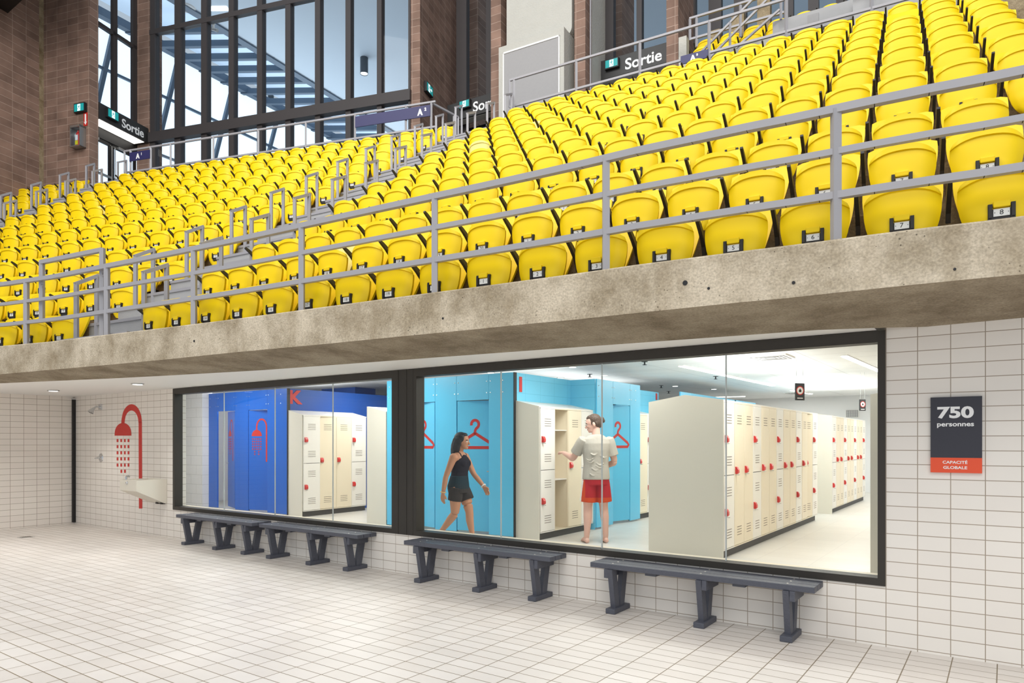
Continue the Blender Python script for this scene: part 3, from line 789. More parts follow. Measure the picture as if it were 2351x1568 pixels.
# ---------------------------------------------------------------- things on the tiled wall
def wall_prism(mb, pts, mi=0, th=0.003):
    P = [on_y(a, b, YW) for a, b in pts]
    mb.prism([(p.x, YW - 0.001, p.z) for p in P], (0, -th, 0), mi)
def cr(x, y): return (200 + x / 5.225, 900 + y / 5.225)
mb = MB()
no = 24
outer = [cr(535 + 122 * math.cos(R(180 - 180 * k / no)), 365 - 218 * math.sin(R(180 - 180 * k / no)) + (10 if k < 4 else 0)) for k in range(no + 1)]
inner = [cr(534 + 84 * math.cos(R(180 - 180 * k / no)), 365 - 143 * math.sin(R(180 - 180 * k / no)) + (10 if k < 4 else 0)) for k in range(no + 1)]
def wall_strip(o, i_):
    O = [on_y(a, b, YW) for a, b in o]; I = [on_y(a, b, YW) for a, b in i_]
    strip(mb, [(p.x, p.z) for p in O], [(p.x, p.z) for p in I], YW - 0.001, 0.003)
wall_strip(outer, inner)
wall_prism(mb, [cr(620, 360), cr(658, 360), cr(663, 1397), cr(624, 1397)])
dome = [cr(432 + 100 * math.cos(R(180 - 180 * k / 20)) , 523 - 152 * (math.sin(R(180 - 180 * k / 20)) ** 0.8)) for k in range(21)]
wall_prism(mb, dome)
for r_ in range(5):
    for x0, x1 in ((357, 376), (401, 420), (445, 463), (488, 508)):
        y0 = 563 + r_ * 73.6
        wall_prism(mb, [cr(x0, y0), cr(x1, y0), cr(x1, y0 + 37), cr(x0, y0 + 37)])
for x0, x1 in ((403, 421), (446, 465)): wall_prism(mb, [cr(x0, 931), cr(x1, 931), cr(x1, 970), cr(x0, 970)])
tag(mb.build('shower_pictogram', M['red']), 'big red shower symbol with drops on the white tiled wall', 'sign')

p = on_y(231.5, 934.5, YW)
t = thing('wall_shower', 'chrome shower head on the tiled wall left of the red symbol', 'shower head', (p.x, YW, p.z))
MB().bbox(-0.05, 0.05, -0.02, 0, -0.05, 0.05, 0.004).build('wall_plate', M['chrome'], t)
MB().tube([(0, -0.01, 0), (0, -0.07, 0.005), (0, -0.12, -0.03)], 0.016, 12).build('arm', M['chrome'], t, smooth=True)
Mh = Matrix.Translation((0, -0.12, -0.03)) @ Matrix.Rotation(R(-35), 4, 'X')
MB().lathe([(0.001, 0.01), (0.022, 0.005), (0.026, -0.02), (0.045, -0.06), (0.048, -0.085), (0.001, -0.088)], Mh, 20).build('spray_head', M['chrome'], t, smooth=True)
p = on_y(232, 1051, YW)
t = thing('shower_valve', 'round chrome shower valve on the wall below the shower head', 'shower valve', (p.x, YW, p.z))
Mv = Matrix.Rotation(R(90), 4, 'X')
MB().lathe([(0.001, 0.02), (0.05, 0.016), (0.075, 0.004), (0.078, 0.0), (0.001, 0.0)], Mv, 28).build('wall_plate', M['chrome'], t, smooth=True)
MB().lathe([(0.001, 0.06), (0.018, 0.058), (0.02, 0.0), (0.001, 0.0)], Mv, 16).build('stem', M['chrome'], t, smooth=True)
MB().tube([(0, -0.05, 0), (-0.03, -0.07, -0.005), (-0.06, -0.075, -0.008)], 0.009, 10).build('lever', M['chrome'], t, smooth=True)

t = thing('drinking_fountain', 'cream wall-hung drinking fountain below the red shower symbol', 'drinking fountain', (-10.94, YW, 0))
mb = MB()
x0, x1, yf = -0.26, 0.26, -0.465
prof = [(0, 0.53), (-0.03, 0.53), (yf, 0.742), (yf, 0.908), (0, 0.908)]
mb.add([(x0, a, b) for a, b in prof] + [(x1, a, b) for a, b in prof],
       [(0, 4, 3, 2, 1), (5, 6, 7, 8, 9)] + [(0, 1, 6, 5), (1, 2, 7, 6), (2, 3, 8, 7), (4, 0, 5, 9)])
ix0, ix1, iy0, iy1, zb = x0 + 0.03, x1 - 0.03, yf + 0.05, -0.04, 0.83
mb.add([(x0, yf, 0.908), (x1, yf, 0.908), (x1, 0, 0.908), (x0, 0, 0.908), (ix0, iy0, 0.908), (ix1, iy0, 0.908), (ix1, iy1, 0.908), (ix0, iy1, 0.908), (ix0 + .04, iy0 + .04, zb), (ix1 - .04, iy0 + .04, zb), (ix1 - .04, iy1 - .03, zb), (ix0 + .04, iy1 - .03, zb)],
       [(0, 1, 5, 4), (1, 2, 6, 5), (2, 3, 7, 6), (3, 0, 4, 7), (4, 5, 9, 8), (5, 6, 10, 9), (6, 7, 11, 10), (7, 4, 8, 11), (8, 9, 10, 11)])
mb.build('basin', M['locker_panel'], t)
MB().tube([(-0.12, yf + 0.03, 0.90), (-0.12, yf + 0.03, 0.95), (-0.12, yf + 0.05, 0.965), (-0.12, yf + 0.08, 0.955)], 0.017, 12).build('spout', M['chrome'], t, smooth=True)
MB().lathe([(0.001, 0.02), (0.02, 0.018), (0.028, 0.008), (0.028, 0.0), (0.001, 0.0)], Matrix.Translation((-0.03, yf, 0.86)) @ Mv, 18).build('push_button', M['chrome'], t, smooth=True)
for x in (0.05, 0.19): MB().box(x - 0.025, x + 0.025, -0.06, -0.0, 0.515, 0.545).build('bracket', M['black_plastic'], t)

t = thing('capacity_sign', 'dark capacity sign with 750 personnes and an orange foot on the tiled wall', 'sign', (-0.277, YW, 1.282))
MB().bbox(-0.15, 0.15, -0.022, -0.004, 0.104, 0.525, 0.001).build('panel', M['navy_panel'], t)
MB().bbox(-0.15, 0.15, -0.022, -0.004, 0.0, 0.104, 0.001).build('lower_band', M['orange_red'], t)
mb = MB()
put_text(mb, '750', 0.13, (-0.003, -0.0225, 0.417), (1, 0, 0), (0, 0, 1), bold=0.005, width=0.213, height=0.083)
put_text(mb, 'personnes', 0.05, (-0.003, -0.0225, 0.327), (1, 0, 0), (0, 0, 1), bold=0.0012, width=0.215, height=0.033)
put_text(mb, 'CAPACITÉ', 0.036, (-0.005, -0.0225, 0.075), (1, 0, 0), (0, 0, 1), bold=0.0008, width=0.145, height=0.0255)
put_text(mb, 'GLOBALE', 0.032, (-0.004, -0.0225, 0.036), (1, 0, 0), (0, 0, 1), bold=0.0008, width=0.14, height=0.020)
mb.build('lettering', M['letter_white'], t)
MB().box(-0.10, 0.10, -0.004, 0.0, 0.05, 0.45).build('mount', M['black'], t)
p = on_z(60, 1233, 0)
t = thing('floor_drain', 'square steel drain in the pale floor before the end wall', 'drain', (p.x, p.y, 0))
MB().box(-0.09, 0.09, -0.09, 0.09, -0.005, 0.003).build('rim', M['steel'], t)
mb = MB()
for k in range(6): mb.box(-0.07, 0.07, -0.065 + k * 0.024, -0.053 + k * 0.024, 0.003, 0.0045)
mb.build('grate', M['slit'], t)

# ---------------------------------------------------------------- benches
def v_leg(x):
    mb = MB()
    w = 0.042
    return mb
def make_bench():
    t = thing('bench', 'b', 'bench')
    L, D, H = 1.86, 0.30, 0.432
    for k in range(3):
        y = 0.003 + k * 0.1
        MB().bbox(0, L, y, y + 0.091, H - 0.045, H, 0.005).build('plank', M['bench'], t)
    for x in (0.2, L / 2 + 0.06, L - 0.2):
        xx = x - 0.045
        mb = MB().bbox(xx, xx + 0.09, -0.005, D - 0.002, 0.0, 0.045, 0.007)
        for (yb, yt) in ((0.095, 0.03), (0.185, 0.255)):
            mb.prism([(xx + 0.022, yb - 0.042, 0.045), (xx + 0.022, yb + 0.042, 0.045), (xx + 0.022, yt + 0.042, H - 0.046), (xx + 0.022, yt - 0.042, H - 0.046)], (0.045, 0, 0))
        mb.build('leg', M['bench'], t)
        sx = -1 if x < 0.5 else 1
        a = xx + 0.022 - 0.04 if sx < 0 else xx + 0.0675
        MB().bbox(a, a + 0.04, -0.0, D - 0.01, H - 0.125, H - 0.046, 0.004).build('cross_rail', M['bench'], t)
        mb = MB()
        for k in range(3):
            mb.lathe([(0.001, 0.003), (0.007, 0.002), (0.008, 0.0), (0.001, 0.0)], Matrix.Translation((x, 0.05 + k * 0.1, H)), 10)
        mb.build('screw', M['screw'], t)
    for x in (0.56, 1.3):
        MB().bbox(x - 0.05, x + 0.05, 0.03, D - 0.02, H - 0.068, H - 0.046, 0.003).build('cleat', M['bench'], t)
    return t
bench0 = make_bench()
BENCH = [(1355, 1290, 'dark grey slatted bench nearest the camera, beneath the right half of the window'), (911, 1243.5, 'dark grey slatted bench in front of the walking woman'), (569, 1205.5, 'dark grey slatted bench below the red K lockers, second from the left'), (367.5, 1184, 'dark grey slatted bench farthest left, by the drinking fountain')]
for i, (px, py, lab) in enumerate(BENCH):
    b = bench0 if i == 0 else copy_tree(bench0)
    p = on_z(px, py, 0.432)
    b.location = (p.x, YW - 0.302, 0)
    b['label'] = lab; b['group'] = 'benches along the tiled wall'
# ================================================================ GRANDSTAND
ROWS, PITCH = 12, 0.51
YA0, RUN_A, RISE = 5.036, 0.79, 0.538
ZL0 = 2.853                                   # height of the number plates of the first row
XA1 = -3.067                                  # seat number 1 of the straight block
def xa(j): return XA1 + PITCH * j
def yb(k): return 6.91 + 0.7690 * k
def xb_right(k): return -8.330 + 0.1628 * k
def xb_left(k): return -16.845 + 0.0497 * k
def xc_right(k): return -18.04 + 0.066 * (k - 11)
ZTR = ZL0 - 0.36                              # first tread
AISLE_A = (-9.30, -7.95)                      # stair between the two blocks, in the straight block's frame

def stand(name, fr, y0, run, xl, xr, rows, m):
    """stepped concrete under the seats; xl, xr give the ends of each row"""
    mb = MB()
    for k in range(rows):
        z = ZTR + RISE * k
        ya, yb_ = y0 + run * k - 0.56, y0 + run * (k + 1) - 0.56
        if k == rows - 1: yb_ += 0.6
        if k == 0: ya = y0 - 0.12
        a, b = xl(k), xr(k)
        P = [fr.w(a, ya), fr.w(b, ya), fr.w(b, yb_ + 0.02), fr.w(a, yb_ + 0.02)]
        th = 0.6 if k else 0.012
        mb.prism([(p.x, p.y, z - th) for p in P], (0, 0, th))
    return struct(mb.build(name, m))
stand('floor_stand', FA, YA0, RUN_A, lambda k: -8.0, lambda k: 5.5, ROWS, M['concrete_in'])
stand('floor_stand', FB, 6.91, 0.769, lambda k: xb_left(k) - 0.30, lambda k: xb_right(k) + 0.33, ROWS, M['concrete_in'])
stand('floor_stand', FB, 6.91, 0.769, lambda k: -20.3, lambda k: xc_right(k) + 0.31, ROWS, M['concrete_in'])

# grey painted stair aisles, two steps to a row
def stair(fr, y0, run, x0, x1, k0, k1, name):
    mb = MB()
    for k in range(k0, k1):
        for h in range(2):
            z = ZTR + RISE * k + 0.269 * h + 0.03
            ya = y0 + run * k - 0.56 + run / 2 * h - 0.02
            if k == 0 and h == 0: ya = y0 - 0.10
            ex = 0.9 if k == k1 - 1 and h else 0.0
            a, b = x0(k), x1(k)
            ye = y0 + run * k - 0.56 + run / 2 * (h + 1) + 0.03 + ex
            P = [fr.w(a, ya), fr.w(b, ya), fr.w(b, max(ye, ya + 0.3)), fr.w(a, max(ye, ya + 0.3))]
            th = 0.6 if k > 1 else (z - 2.505)
            mb.prism([(p.x, p.y, z - th) for p in P], (0, 0, th))
            P = [fr.w(a, ya - 0.012), fr.w(b, ya - 0.012), fr.w(b, ya + 0.03), fr.w(a, ya + 0.03)]
            mb.prism([(p.x, p.y, z - 0.035) for p in P], (0, 0, 0.038), 1)
    return struct(mb.build(name, [M['paint_grey'], M['rail']]))
stair(FA, YA0 + 0.02, RUN_A, lambda k: -9.45, lambda k: -7.94, 0, 12, 'floor_stair')
stair(FB, 6.91, 0.769, lambda k: xc_right(k) + 0.30, lambda k: xb_left(k) - 0.28, 0, 12, 'floor_stair')

# ---------------------------------------------------------------- seat parts
def pan_mesh(nu=14, nv=16):
    """folded-up seat pan, seen from its underside (front = -y)"""
    prof = [(-0.165, 0.115), (-0.12, 0.158), (-0.06, 0.184), (0.02, 0.203), (0.10, 0.214), (0.17, 0.217), (0.225, 0.213), (0.262, 0.200)]
    def hw(z):
        for (z0, w0), (z1, w1) in zip(prof, prof[1:]):
            if z0 <= z <= z1: return w0 + (w1 - w0) * (z - z0) / (z1 - z0)
        return prof[-1][1]
    F, B = [], []
    VS = [q / (nv - 4) * 0.885 for q in range(nv - 3)] + [0.897, 0.93, 0.97, 1.0]
    for j in range(nv + 1):
        v = VS[j]
        for i in range(nu + 1):
            u = -1 + 2 * i / nu
            zt = 0.262 - 0.058 * abs(u) ** 2.4
            zb = -0.165 + 0.03 * abs(u) ** 2
            z = zb + (zt - zb) * v
            x = u * hw(max(-0.165, min(0.262, -0.165 + 0.427 * v)))
            y = -0.070 + 0.018 * (v - 0.45) - 0.010 * math.sin(math.pi * min(1, v * 1.05)) * (1 - u * u) + 0.045 * abs(u) ** 5 + 0.010 * u * u
            y += (-0.014 if v > 0.89 else 0) * (1 - 0.25 * abs(u)) - 0.008 * math.exp(-((v - 0.34) / 0.07) ** 2) * (1 - u * u)
            F.append((x, y, z)); B.append((x * 0.965, y + 0.032, z - 0.006 * v + 0.006 * (1 - v)))
    n = nu + 1; mb = MB(); fs = []; o = len(F)
    for j in range(nv):
        for i in range(nu):
            a = j * n + i
            fs.append((a, a + 1, a + n + 1, a + n)); fs.append((o + a, o + a + n, o + a + n + 1, o + a + 1))
    for i in range(nu):
        fs.append((i, o + i, o + i + 1, i + 1)); t = nv * n + i; fs.append((t, t + 1, o + t + 1, o + t))
    for j in range(nv):
        a = j * n; fs.append((a, a + n, o + a + n, o + a)); b = a + nu; fs.append((b, o + b, o + b + n, b + n))
    mb.add(F + B, fs)
    return mb
def back_mesh(nu=10, nv=8):
    F, B = [], []
    for j in range(nv + 1):
        v = j / nv
        for i in range(nu + 1):
            u = -1 + 2 * i / nu
            w = 0.18 + 0.05 * math.sin(math.pi * min(1, v * 0.62))
            zt = 0.350 + 0.006 * (1 - u * u) - 0.022 * abs(u) ** 8
            z = -0.02 + (zt + 0.02) * v
            y = 0.10 + 0.10 * v - 0.055 * abs(u) ** 2.5 * (1 - 0.45 * v)
            F.append((u * w, y, z)); B.append((u * w * 0.98, y + 0.03, z))
    n = nu + 1; mb = MB(); fs = []; o = len(F)
    for j in range(nv):
        for i in range(nu):
            a = j * n + i
            fs.append((a, a + 1, a + n + 1, a + n)); fs.append((o + a, o + a + n, o + a + n + 1, o + a + 1))
    for i in range(nu):
        fs.append((i, o + i, o + i + 1, i + 1)); t = nv * n + i; fs.append((t, t + 1, o + t + 1, o + t))
    for j in range(nv):
        a = j * n; fs.append((a, a + n, o + a + n, o + a)); b = a + nu; fs.append((b, o + b, o + b + n, b + n))
    mb.add(F + B, fs)
    return mb
def arm_mesh():
    mb = MB(); c = [(0.145, 0.03), (0.120, 0.090), (0.072, 0.142), (0.012, 0.186), (-0.055, 0.222), (-0.100, 0.243)]
    w = [0.026, 0.026, 0.025, 0.022, 0.018, 0.011]
    vs = []
    for k, (y, z) in enumerate(c):
        t = Vector((c[min(k + 1, 5)][0] - c[max(k - 1, 0)][0], c[min(k + 1, 5)][1] - c[max(k - 1, 0)][1])).normalized()
        nn = Vector((-t.y, t.x)) * w[k]
        for sx in (-0.013, 0.013):
            vs.append((sx, y + nn.x, z + nn.y)); vs.append((sx, y - nn.x, z - nn.y))
    fs = []
    for k in range(5):
        a = k * 4; b = a + 4
        fs += [(a, b, b + 1, a + 1), (a + 2, a + 3, b + 3, b + 2), (a, a + 2, b + 2, b), (a + 1, b + 1, b + 3, a + 3)]
    fs += [(0, 1, 3, 2), (20, 22, 23, 21)]
    mb.add([(v[0] - 0.255, v[1], v[2]) for v in vs], fs)
    return mb
def bracket_geo():
    mb = MB()
    for s in (-1, 1):
        mb.box(s * 0.056 - 0.011, s * 0.056 + 0.011, -0.098, -0.03, -0.05, 0.042)
        mb.box(s * 0.056 - 0.008, s * 0.056 + 0.008, -0.105, -0.098, -0.04, 0.03)
    mb.box(-0.058, 0.058, -0.088, -0.03, -0.075, 0.012)
    mb.prism([(-0.045, -0.085, -0.075), (0.045, -0.085, -0.075), (0.03, -0.06, -0.15), (-0.03, -0.06, -0.15)], (0, 0.06, 0))
    mb.box(-0.03, 0.03, -0.04, 0.18, -0.16, -0.08)
    return mb
def hinge_geo():
    mb = MB().bbox(-0.042, 0.042, -0.106, -0.07, 0.018, 0.056, 0.006)
    return mb
PAN = pan_mesh(); BACK = back_mesh(); ARM = arm_mesh(); BRK = bracket_geo(); HNG = hinge_geo()
ME = {'pan': PAN.mesh('seat_pan', M['yellow'], True), 'back': BACK.mesh('backrest', M['yellow'], True), 'arm': ARM.mesh('armrest', M['black_plastic']), 'brk': BRK.mesh('seat_bracket', M['black_plastic']), 'hng': HNG.mesh('hinge_cover', M['yellow'])}
ME['pan_pale'] = PAN.mesh('seat_pan', M['pale_yellow'], True)
ME['back_pale'] = BACK.mesh('backrest', M['pale_yellow'], True)
_pl = {}
def plate(num):
    if num not in _pl:
        mb = MB().box(-0.040, 0.040, -0.0925, -0.088, -0.032, 0.012, 0)
        put_text(mb, str(num), 0.042, (0, -0.0928, -0.009), (1, 0, 0), (0, 0, 1), mi=1, height=0.028)
        for x in (-0.033, 0.033): mb.box(x - 0.002, x + 0.002, -0.0932, -0.092, -0.012, -0.008, 1)
        _pl[num] = mb.mesh('number_plate', [M['white_plate'], M['ink']])
    return _pl[num]

# ---------------------------------------------------------------- list of all seats in view
PALE_PAN = {('A', 7, 2)}; PALE_BACK = {('A', 1, 4), ('A', 8, 3), ('B', 7, 13)}
DOWN = {('A', 10, 15)}
SPECIAL = PALE_PAN | PALE_BACK | DOWN
SEATS = []                                      # (distance, frame, x, y, z, number, block, row, index)
def consider(fr, x, y, z, num, blk, k, idx):
    px, py, f = fr.px(x, y, z + 0.1)
    near = 0.3 if (blk, k, idx) in SPECIAL else 1.0
    if -45 < px < 2351 + 70 and py > -45: SEATS.append((near * f * math.hypot(1, (px - CX) / F_PX), fr, x, y, z, num, blk, k, idx))
for k in range(ROWS):
    z = ZL0 + RISE * k
    for j in range(-9, 9):
        n = 21 + j if j < 0 else j + 1
        consider(FA, xa(j), YA0 + RUN_A * k, z, n, 'A', k, j + 9)
    L = xb_right(k) - xb_left(k); nb = round(L / 0.52); p = L / nb
    for i in range(nb + 1):
        consider(FB, xb_right(k) - i * p, yb(k), z, 11 - i if i < 11 else 31 - i, 'B', k, i)
    for i in range(5):
        x = xc_right(k) - i * 0.53
        if x > -20.2: consider(FB, x, yb(k), z, 20 - i, 'C', k, i)
SEATS.sort(key=lambda s: s[0])
ROWN = ['front row', 'second row', 'third row', 'fourth row', 'fifth row', 'sixth row', 'seventh row', 'eighth row', 'ninth row', 'tenth row', 'eleventh row', 'top row']
ORDN = ORD + ['fourteenth', 'fifteenth', 'sixteenth', 'seventeenth', 'eighteenth', 'nineteenth', 'twentieth', 'twenty-first', 'twenty-second', 'twenty-third', 'twenty-fourth', 'twenty-fifth', 'twenty-sixth']
def seat_label(blk, k, idx, num):
    side = {'A': 'right of the main stair', 'B': 'left of the main stair', 'C': 'left of the far stair'}[blk]
    if (blk, k, idx) in DOWN: return 'yellow stadium seat with its pan folded down near the top right'
    if (blk, k, idx) in PALE_PAN: return 'faded pale yellow seat, %s up, %s %s' % (ROWN[k], ORDN[idx], side)
    if k == 0 and blk == 'A': return 'yellow folding seat with number plate %d in the front row %s' % (num, side)
    if k == 0: return 'yellow folding seat, plate %d, in the front row %s' % (num, side)
    return 'yellow folding seat in the %s up, %s seat %s' % (ROWN[k], ORDN[idx], side)
PROTO = None
far_geo = []
for q, (d, fr, x, y, z, num, blk, k, idx) in enumerate(SEATS):
    w = fr.w(x, y, z)
    if q < 300:
        key = (blk, k, idx)
        t = thing('stadium_seat', seat_label(blk, k, idx, num), 'seat', w, fr.rot, 'folding seats of the grandstand')
        if key in DOWN:
            pn = part('seat_pan', ME['pan'], t, (0, 0, -0.07)); pn.rotation_euler = (R(78), 0, 0); pn.location = (0, -0.09, -0.06)
        else:
            part('seat_pan', ME['pan_pale' if key in PALE_PAN else 'pan'], t)
        part('backrest', ME['back_pale' if key in PALE_BACK else 'back'], t)
        part('armrest', ME['arm'], t)
        if key not in DOWN:
            b = part('seat_bracket', ME['brk'], t)
            part('hinge_cover', ME['hng'], b)
            part('number_plate', plate(num), b)
    else:
        far_geo.append((fr, w, num))

# the seats beyond, too many to list one by one
V = []; Fc = []; Mi = []
geo = [(PAN, 0), (BACK, 0), (ARM, 1), (BRK, 1), (HNG, 0)]
lo = []
o = 0
bv = []; bf = []; bmi = []
for g, mi in geo:
    bv += g.v; bf += [tuple(i + o for i in f) for f in g.f]; bmi += [mi] * len(g.f); o = len(bv)
pl = MB().box(-0.040, 0.040, -0.0925, -0.088, -0.032, 0.012)
bv += pl.v; bf += [tuple(i + o for i in f) for f in pl.f]; bmi += [2] * len(pl.f)
bv = np.array(bv)
for fr, w, num in far_geo:
    c, s = math.cos(fr.rot), math.sin(fr.rot); o = len(V)
    V.extend(np.stack([c * bv[:, 0] - s * bv[:, 1] + w.x, s * bv[:, 0] + c * bv[:, 1] + w.y, bv[:, 2] + w.z], 1).tolist())
    Fc.extend([tuple(i + o for i in f) for f in bf]); Mi.extend(bmi)
mb = MB(); mb.v, mb.f, mb.m = V, Fc, Mi
print('SEATS', len(SEATS), 'far', len(far_geo))
tag(mb.build('distant_stadium_seats', [M['yellow'], M['black_plastic'], M['white_plate']], smooth=True), 'mass of small yellow folding seats in the far upper rows of the stand', 'seats', kind='stuff')

# ---------------------------------------------------------------- rails
def post_at(p, z0, z1, w=0.05):
    return ((p.x, p.y, z0), (p.x, p.y, z1))
RZ = (0.29, 0.565, 0.83)
def edge_at(px, back=0.07):
    p = on_z(px, lerp(TOP_PX, px), ZE)
    return p + away * back
def front_rail(label, pxs, x0, x1, extra=None):
    t = thing('guard_rail', label, 'railing', edge_at(pxs[0]))
    o = Vector(t.location)
    for px in pxs:
        p = edge_at(px) - o
        MB().bar(p, p + Vector((0, 0, RZ[2])), 0.05).build('post', M['rail'], t)
    seq = sorted(set([x0, x1] + [x for x, _ in TOP_PX if x0 < x < x1]))
    for h, w in zip(RZ, (0.045, 0.04, 0.05)):
        mb = MB()
        P = [edge_at(px) - o + Vector((0, 0, h)) for px in seq]
        for a, b in zip(P, P[1:]): mb.bar(a, b + (b - a).normalized() * 0.004, w)
        mb.build('rail', M['rail'], t)
    return t
gr = front_rail('long grey three-bar guard rail along the edge of the concrete balcony', [-160, 47, 232, 432, 680, 987, 1383, 1917, 2560], -300, 2560)
# raised guard across the foot of the stair
t = thing('stair_gate_rail', 'raised grey guard frame at the foot of the main stair, above the balcony edge', 'railing', edge_at(73, 0.10))
o = Vector(t.location)
a = edge_at(73, 0.12) - o; b = edge_at(212, 0.12) - o
for p in (a, b): MB().bar(p + Vector((0, 0, 0.30 if p is a else -0.1)), p + Vector((0, 0, 1.08)), 0.05).build('post', M['rail'], t)
MB().bar(a + Vector((0, 0, 1.06)), b + Vector((0, 0, 1.06)), 0.05).build('top_bar', M['rail'], t)
for p in (a, b): MB().tube([p + Vector((0.06 + 0.025 * math.cos(R(q)), -0.02, 0.76 + 0.025 * math.sin(R(q)))) for q in range(0, 361, 30)], 0.005, 6).build('ring', M['rail'], t)

def handrail(fr, x, y0, y1, z0, z1, h, label, group):
    """inverted U of square tube standing on the stair"""
    w0 = fr.w(x, y0, z0)
    t = thing('stair_handrail', label, 'handrail', w0, 0, group)
    w1 = fr.w(x, y1, z1) - w0
    MB().bar((0, 0, 0), (0, 0, h), 0.045).build('post', M['rail'], t)
    MB().bar(w1, w1 + Vector((0, 0, h)), 0.045).build('post', M['rail'], t)
    d = (w1).normalized() * 0.022
    MB().bar(Vector((0, 0, h)) - d, w1 + Vector((0, 0, h)) + d, 0.045).build('handle', M['rail'], t)
    return t
def fz(k): return ZTR + RISE * k
for k in range(0, 12):
    handrail(FA, -9.579 + 0.30, YA0 + RUN_A * (k - 0.03), YA0 + RUN_A * (k + 0.30), fz(k) + 0.02, fz(k) + 0.17, 1.02, 'grey stair handrail, left side of the main stair, at the %s of seats' % ROWN[k], 'handrails of the main stair')
    handrail(FA, -7.657 - 0.30, YA0 + RUN_A * (k + 0.06), YA0 + RUN_A * (k + 0.43), fz(k) + 0.02, fz(k) + 0.17, 1.02, 'grey stair handrail, right side of the main stair, at the %s of seats' % ROWN[k], 'handrails of the main stair')
for k in range(7, 12):
    handrail(FB, xc_right(k) + 0.34, yb(k - 0.03), yb(k + 0.30), fz(k), fz(k) + 0.16, 1.02, 'grey stair handrail, left side of the far stair, at the %s' % ROWN[k], 'handrails of the far stair')
    handrail(FB, xb_left(k) - 0.32, yb(k + 0.06), yb(k + 0.43), fz(k), fz(k) + 0.16, 1.02, 'grey stair handrail, right side of the far stair, at the %s' % ROWN[k], 'handrails of the far stair')

ZWK = ZTR + RISE * ROWS                          # walkway behind the top row
def back_rail(fr, c, pxs, x0, x1, label, ends=()):
    xs = [fr.x(px, c) for px in pxs]
    o = fr.w(xs[0], c, ZWK)
    t = thing('guard_rail', label, 'railing', o, fr.rot)
    for x in xs: MB().bar((x - xs[0], 0, -0.2), (x - xs[0], 0, 1.06), 0.05).build('post', M['rail'], t)
    a, b = fr.x(x0, c) - xs[0], fr.x(x1, c) - xs[0]
    for z in (0.42, 1.05): MB().bar((a, 0, z), (b, 0, z), 0.045).build('rail', M['rail'], t)
    for x in ends: xx = fr.x(x, c) - xs[0]; MB().bar((xx, 0, 0.42), (xx, 0, 1.05), 0.045).build('end_bar', M['rail'], t)
    return t
CB_RAIL, CA_RAIL = 15.95, 14.18
back_rail(FB, CB_RAIL, [300, 346, 392, 490, 593, 702, 815, 932, 990], 286, 1000, 'grey two-bar guard rail behind the top row, under the large window', (286,))
back_rail(FA, CA_RAIL, [1180, 1323, 1469, 1628, 1805, 2001, 2230], 1170, 2400, 'grey two-bar guard rail behind the top row of the right block', (1170,))
# short return of the left guard towards the exit
p0 = FB.w(FB.x(988, CB_RAIL), CB_RAIL, ZWK); 
q0 = FB.hit(1052, 220, 16.9); q = FB.w(q0.x, q0.y, ZWK)
t = thing('guard_rail', 'short grey guard rail turning towards the second exit door', 'railing', q)
for z in (0.42, 1.05): MB().bar((0, 0, z), Vector((p0.x - q.x, p0.y - q.y, z)), 0.045).build('rail', M['rail'], t)
for s in (0.0, 0.16): MB().bar(Vector(((p0.x - q.x) * s, (p0.y - q.y) * s, 0)), Vector(((p0.x - q.x) * s, (p0.y - q.y) * s, 1.05)), 0.05).build('post', M['rail'], t)
# ================================================================ BACK OF THE HALL
ZTOP = 19.0
def fbox(mb, fr, x0, x1, c0, c1, z0, z1, mi=0):
    """box in a frame's own axes; the object itself carries the frame's rotation"""
    return mb.box(x0, x1, c0, c1, z0, z1, mi)
def fstruct(name, fr, boxes, m):
    mb = MB()
    for b in boxes: mb.box(*b)
    o = mb.build(name, m); o.rotation_euler = (0, 0, fr.rot)
    return struct(o)
CPIER, CWIN = 16.1, 18.35
# landing behind the rows
fstruct('floor_landing', FB, [(-20.3, -7.6, 15.4, 18.9, ZWK - 0.35, ZWK - 0.02)], M['paint_grey'])
fstruct('floor_landing', FA, [(-9.0, 5.0, 14.0, 18.6, ZWK - 0.38, ZWK - 0.03)], M['paint_grey'])
fstruct('floor_terrace', FA, [(-34, 8, 18.6, 48, ZWK - 0.5, ZWK - 0.10)], M['paint_grey'])

# --- brown block walls on the left
XP = -18.45
XD = -18.95                                  # door plane, set back in the side of the pier
fstruct('wall_brick_left', FB, [(-21.0, -20.29, 3.0, 16.4, 2.0, ZTOP)], M['brick_x'])
xq = FB.x(63, CPIER)
fstruct('wall_brick_pier', FB, [(xq, XP - 0.002, CPIER, 16.40, ZWK - 0.8, ZTOP)], M['brick'])
fstruct('wall_brick_pier', FB, [(XP - 0.35, XP + 0.001, CPIER + 0.001, 16.41, ZWK - 0.8, ZTOP)], M['brick_x'])
fstruct('wall_concrete_pier', FB, [(-20.289, xq, CPIER - 0.15, 16.6, 6.0, ZTOP)], M['concrete_in'])
xs1 = FB.x(345, CWIN)
fstruct('wall_brick_strip', FB, [(XD - 0.02, xs1, CWIN, CWIN + 0.5, ZWK - 0.8, ZTOP)], M['brick'])
xr0, xr1 = FB.x(944, CWIN), FB.x(965, CWIN)
fstruct('wall_brick_corner', FB, [(xr0, xr1, CWIN - 0.02, CWIN + 0.5, ZWK - 0.8, ZTOP)], M['brick'])
fstruct('wall_brick_return', FB, [(xr1 - 0.30, xr1 + 0.002, CWIN - 0.018, 21.4, ZWK - 0.8, ZTOP)], M['brick_x'])

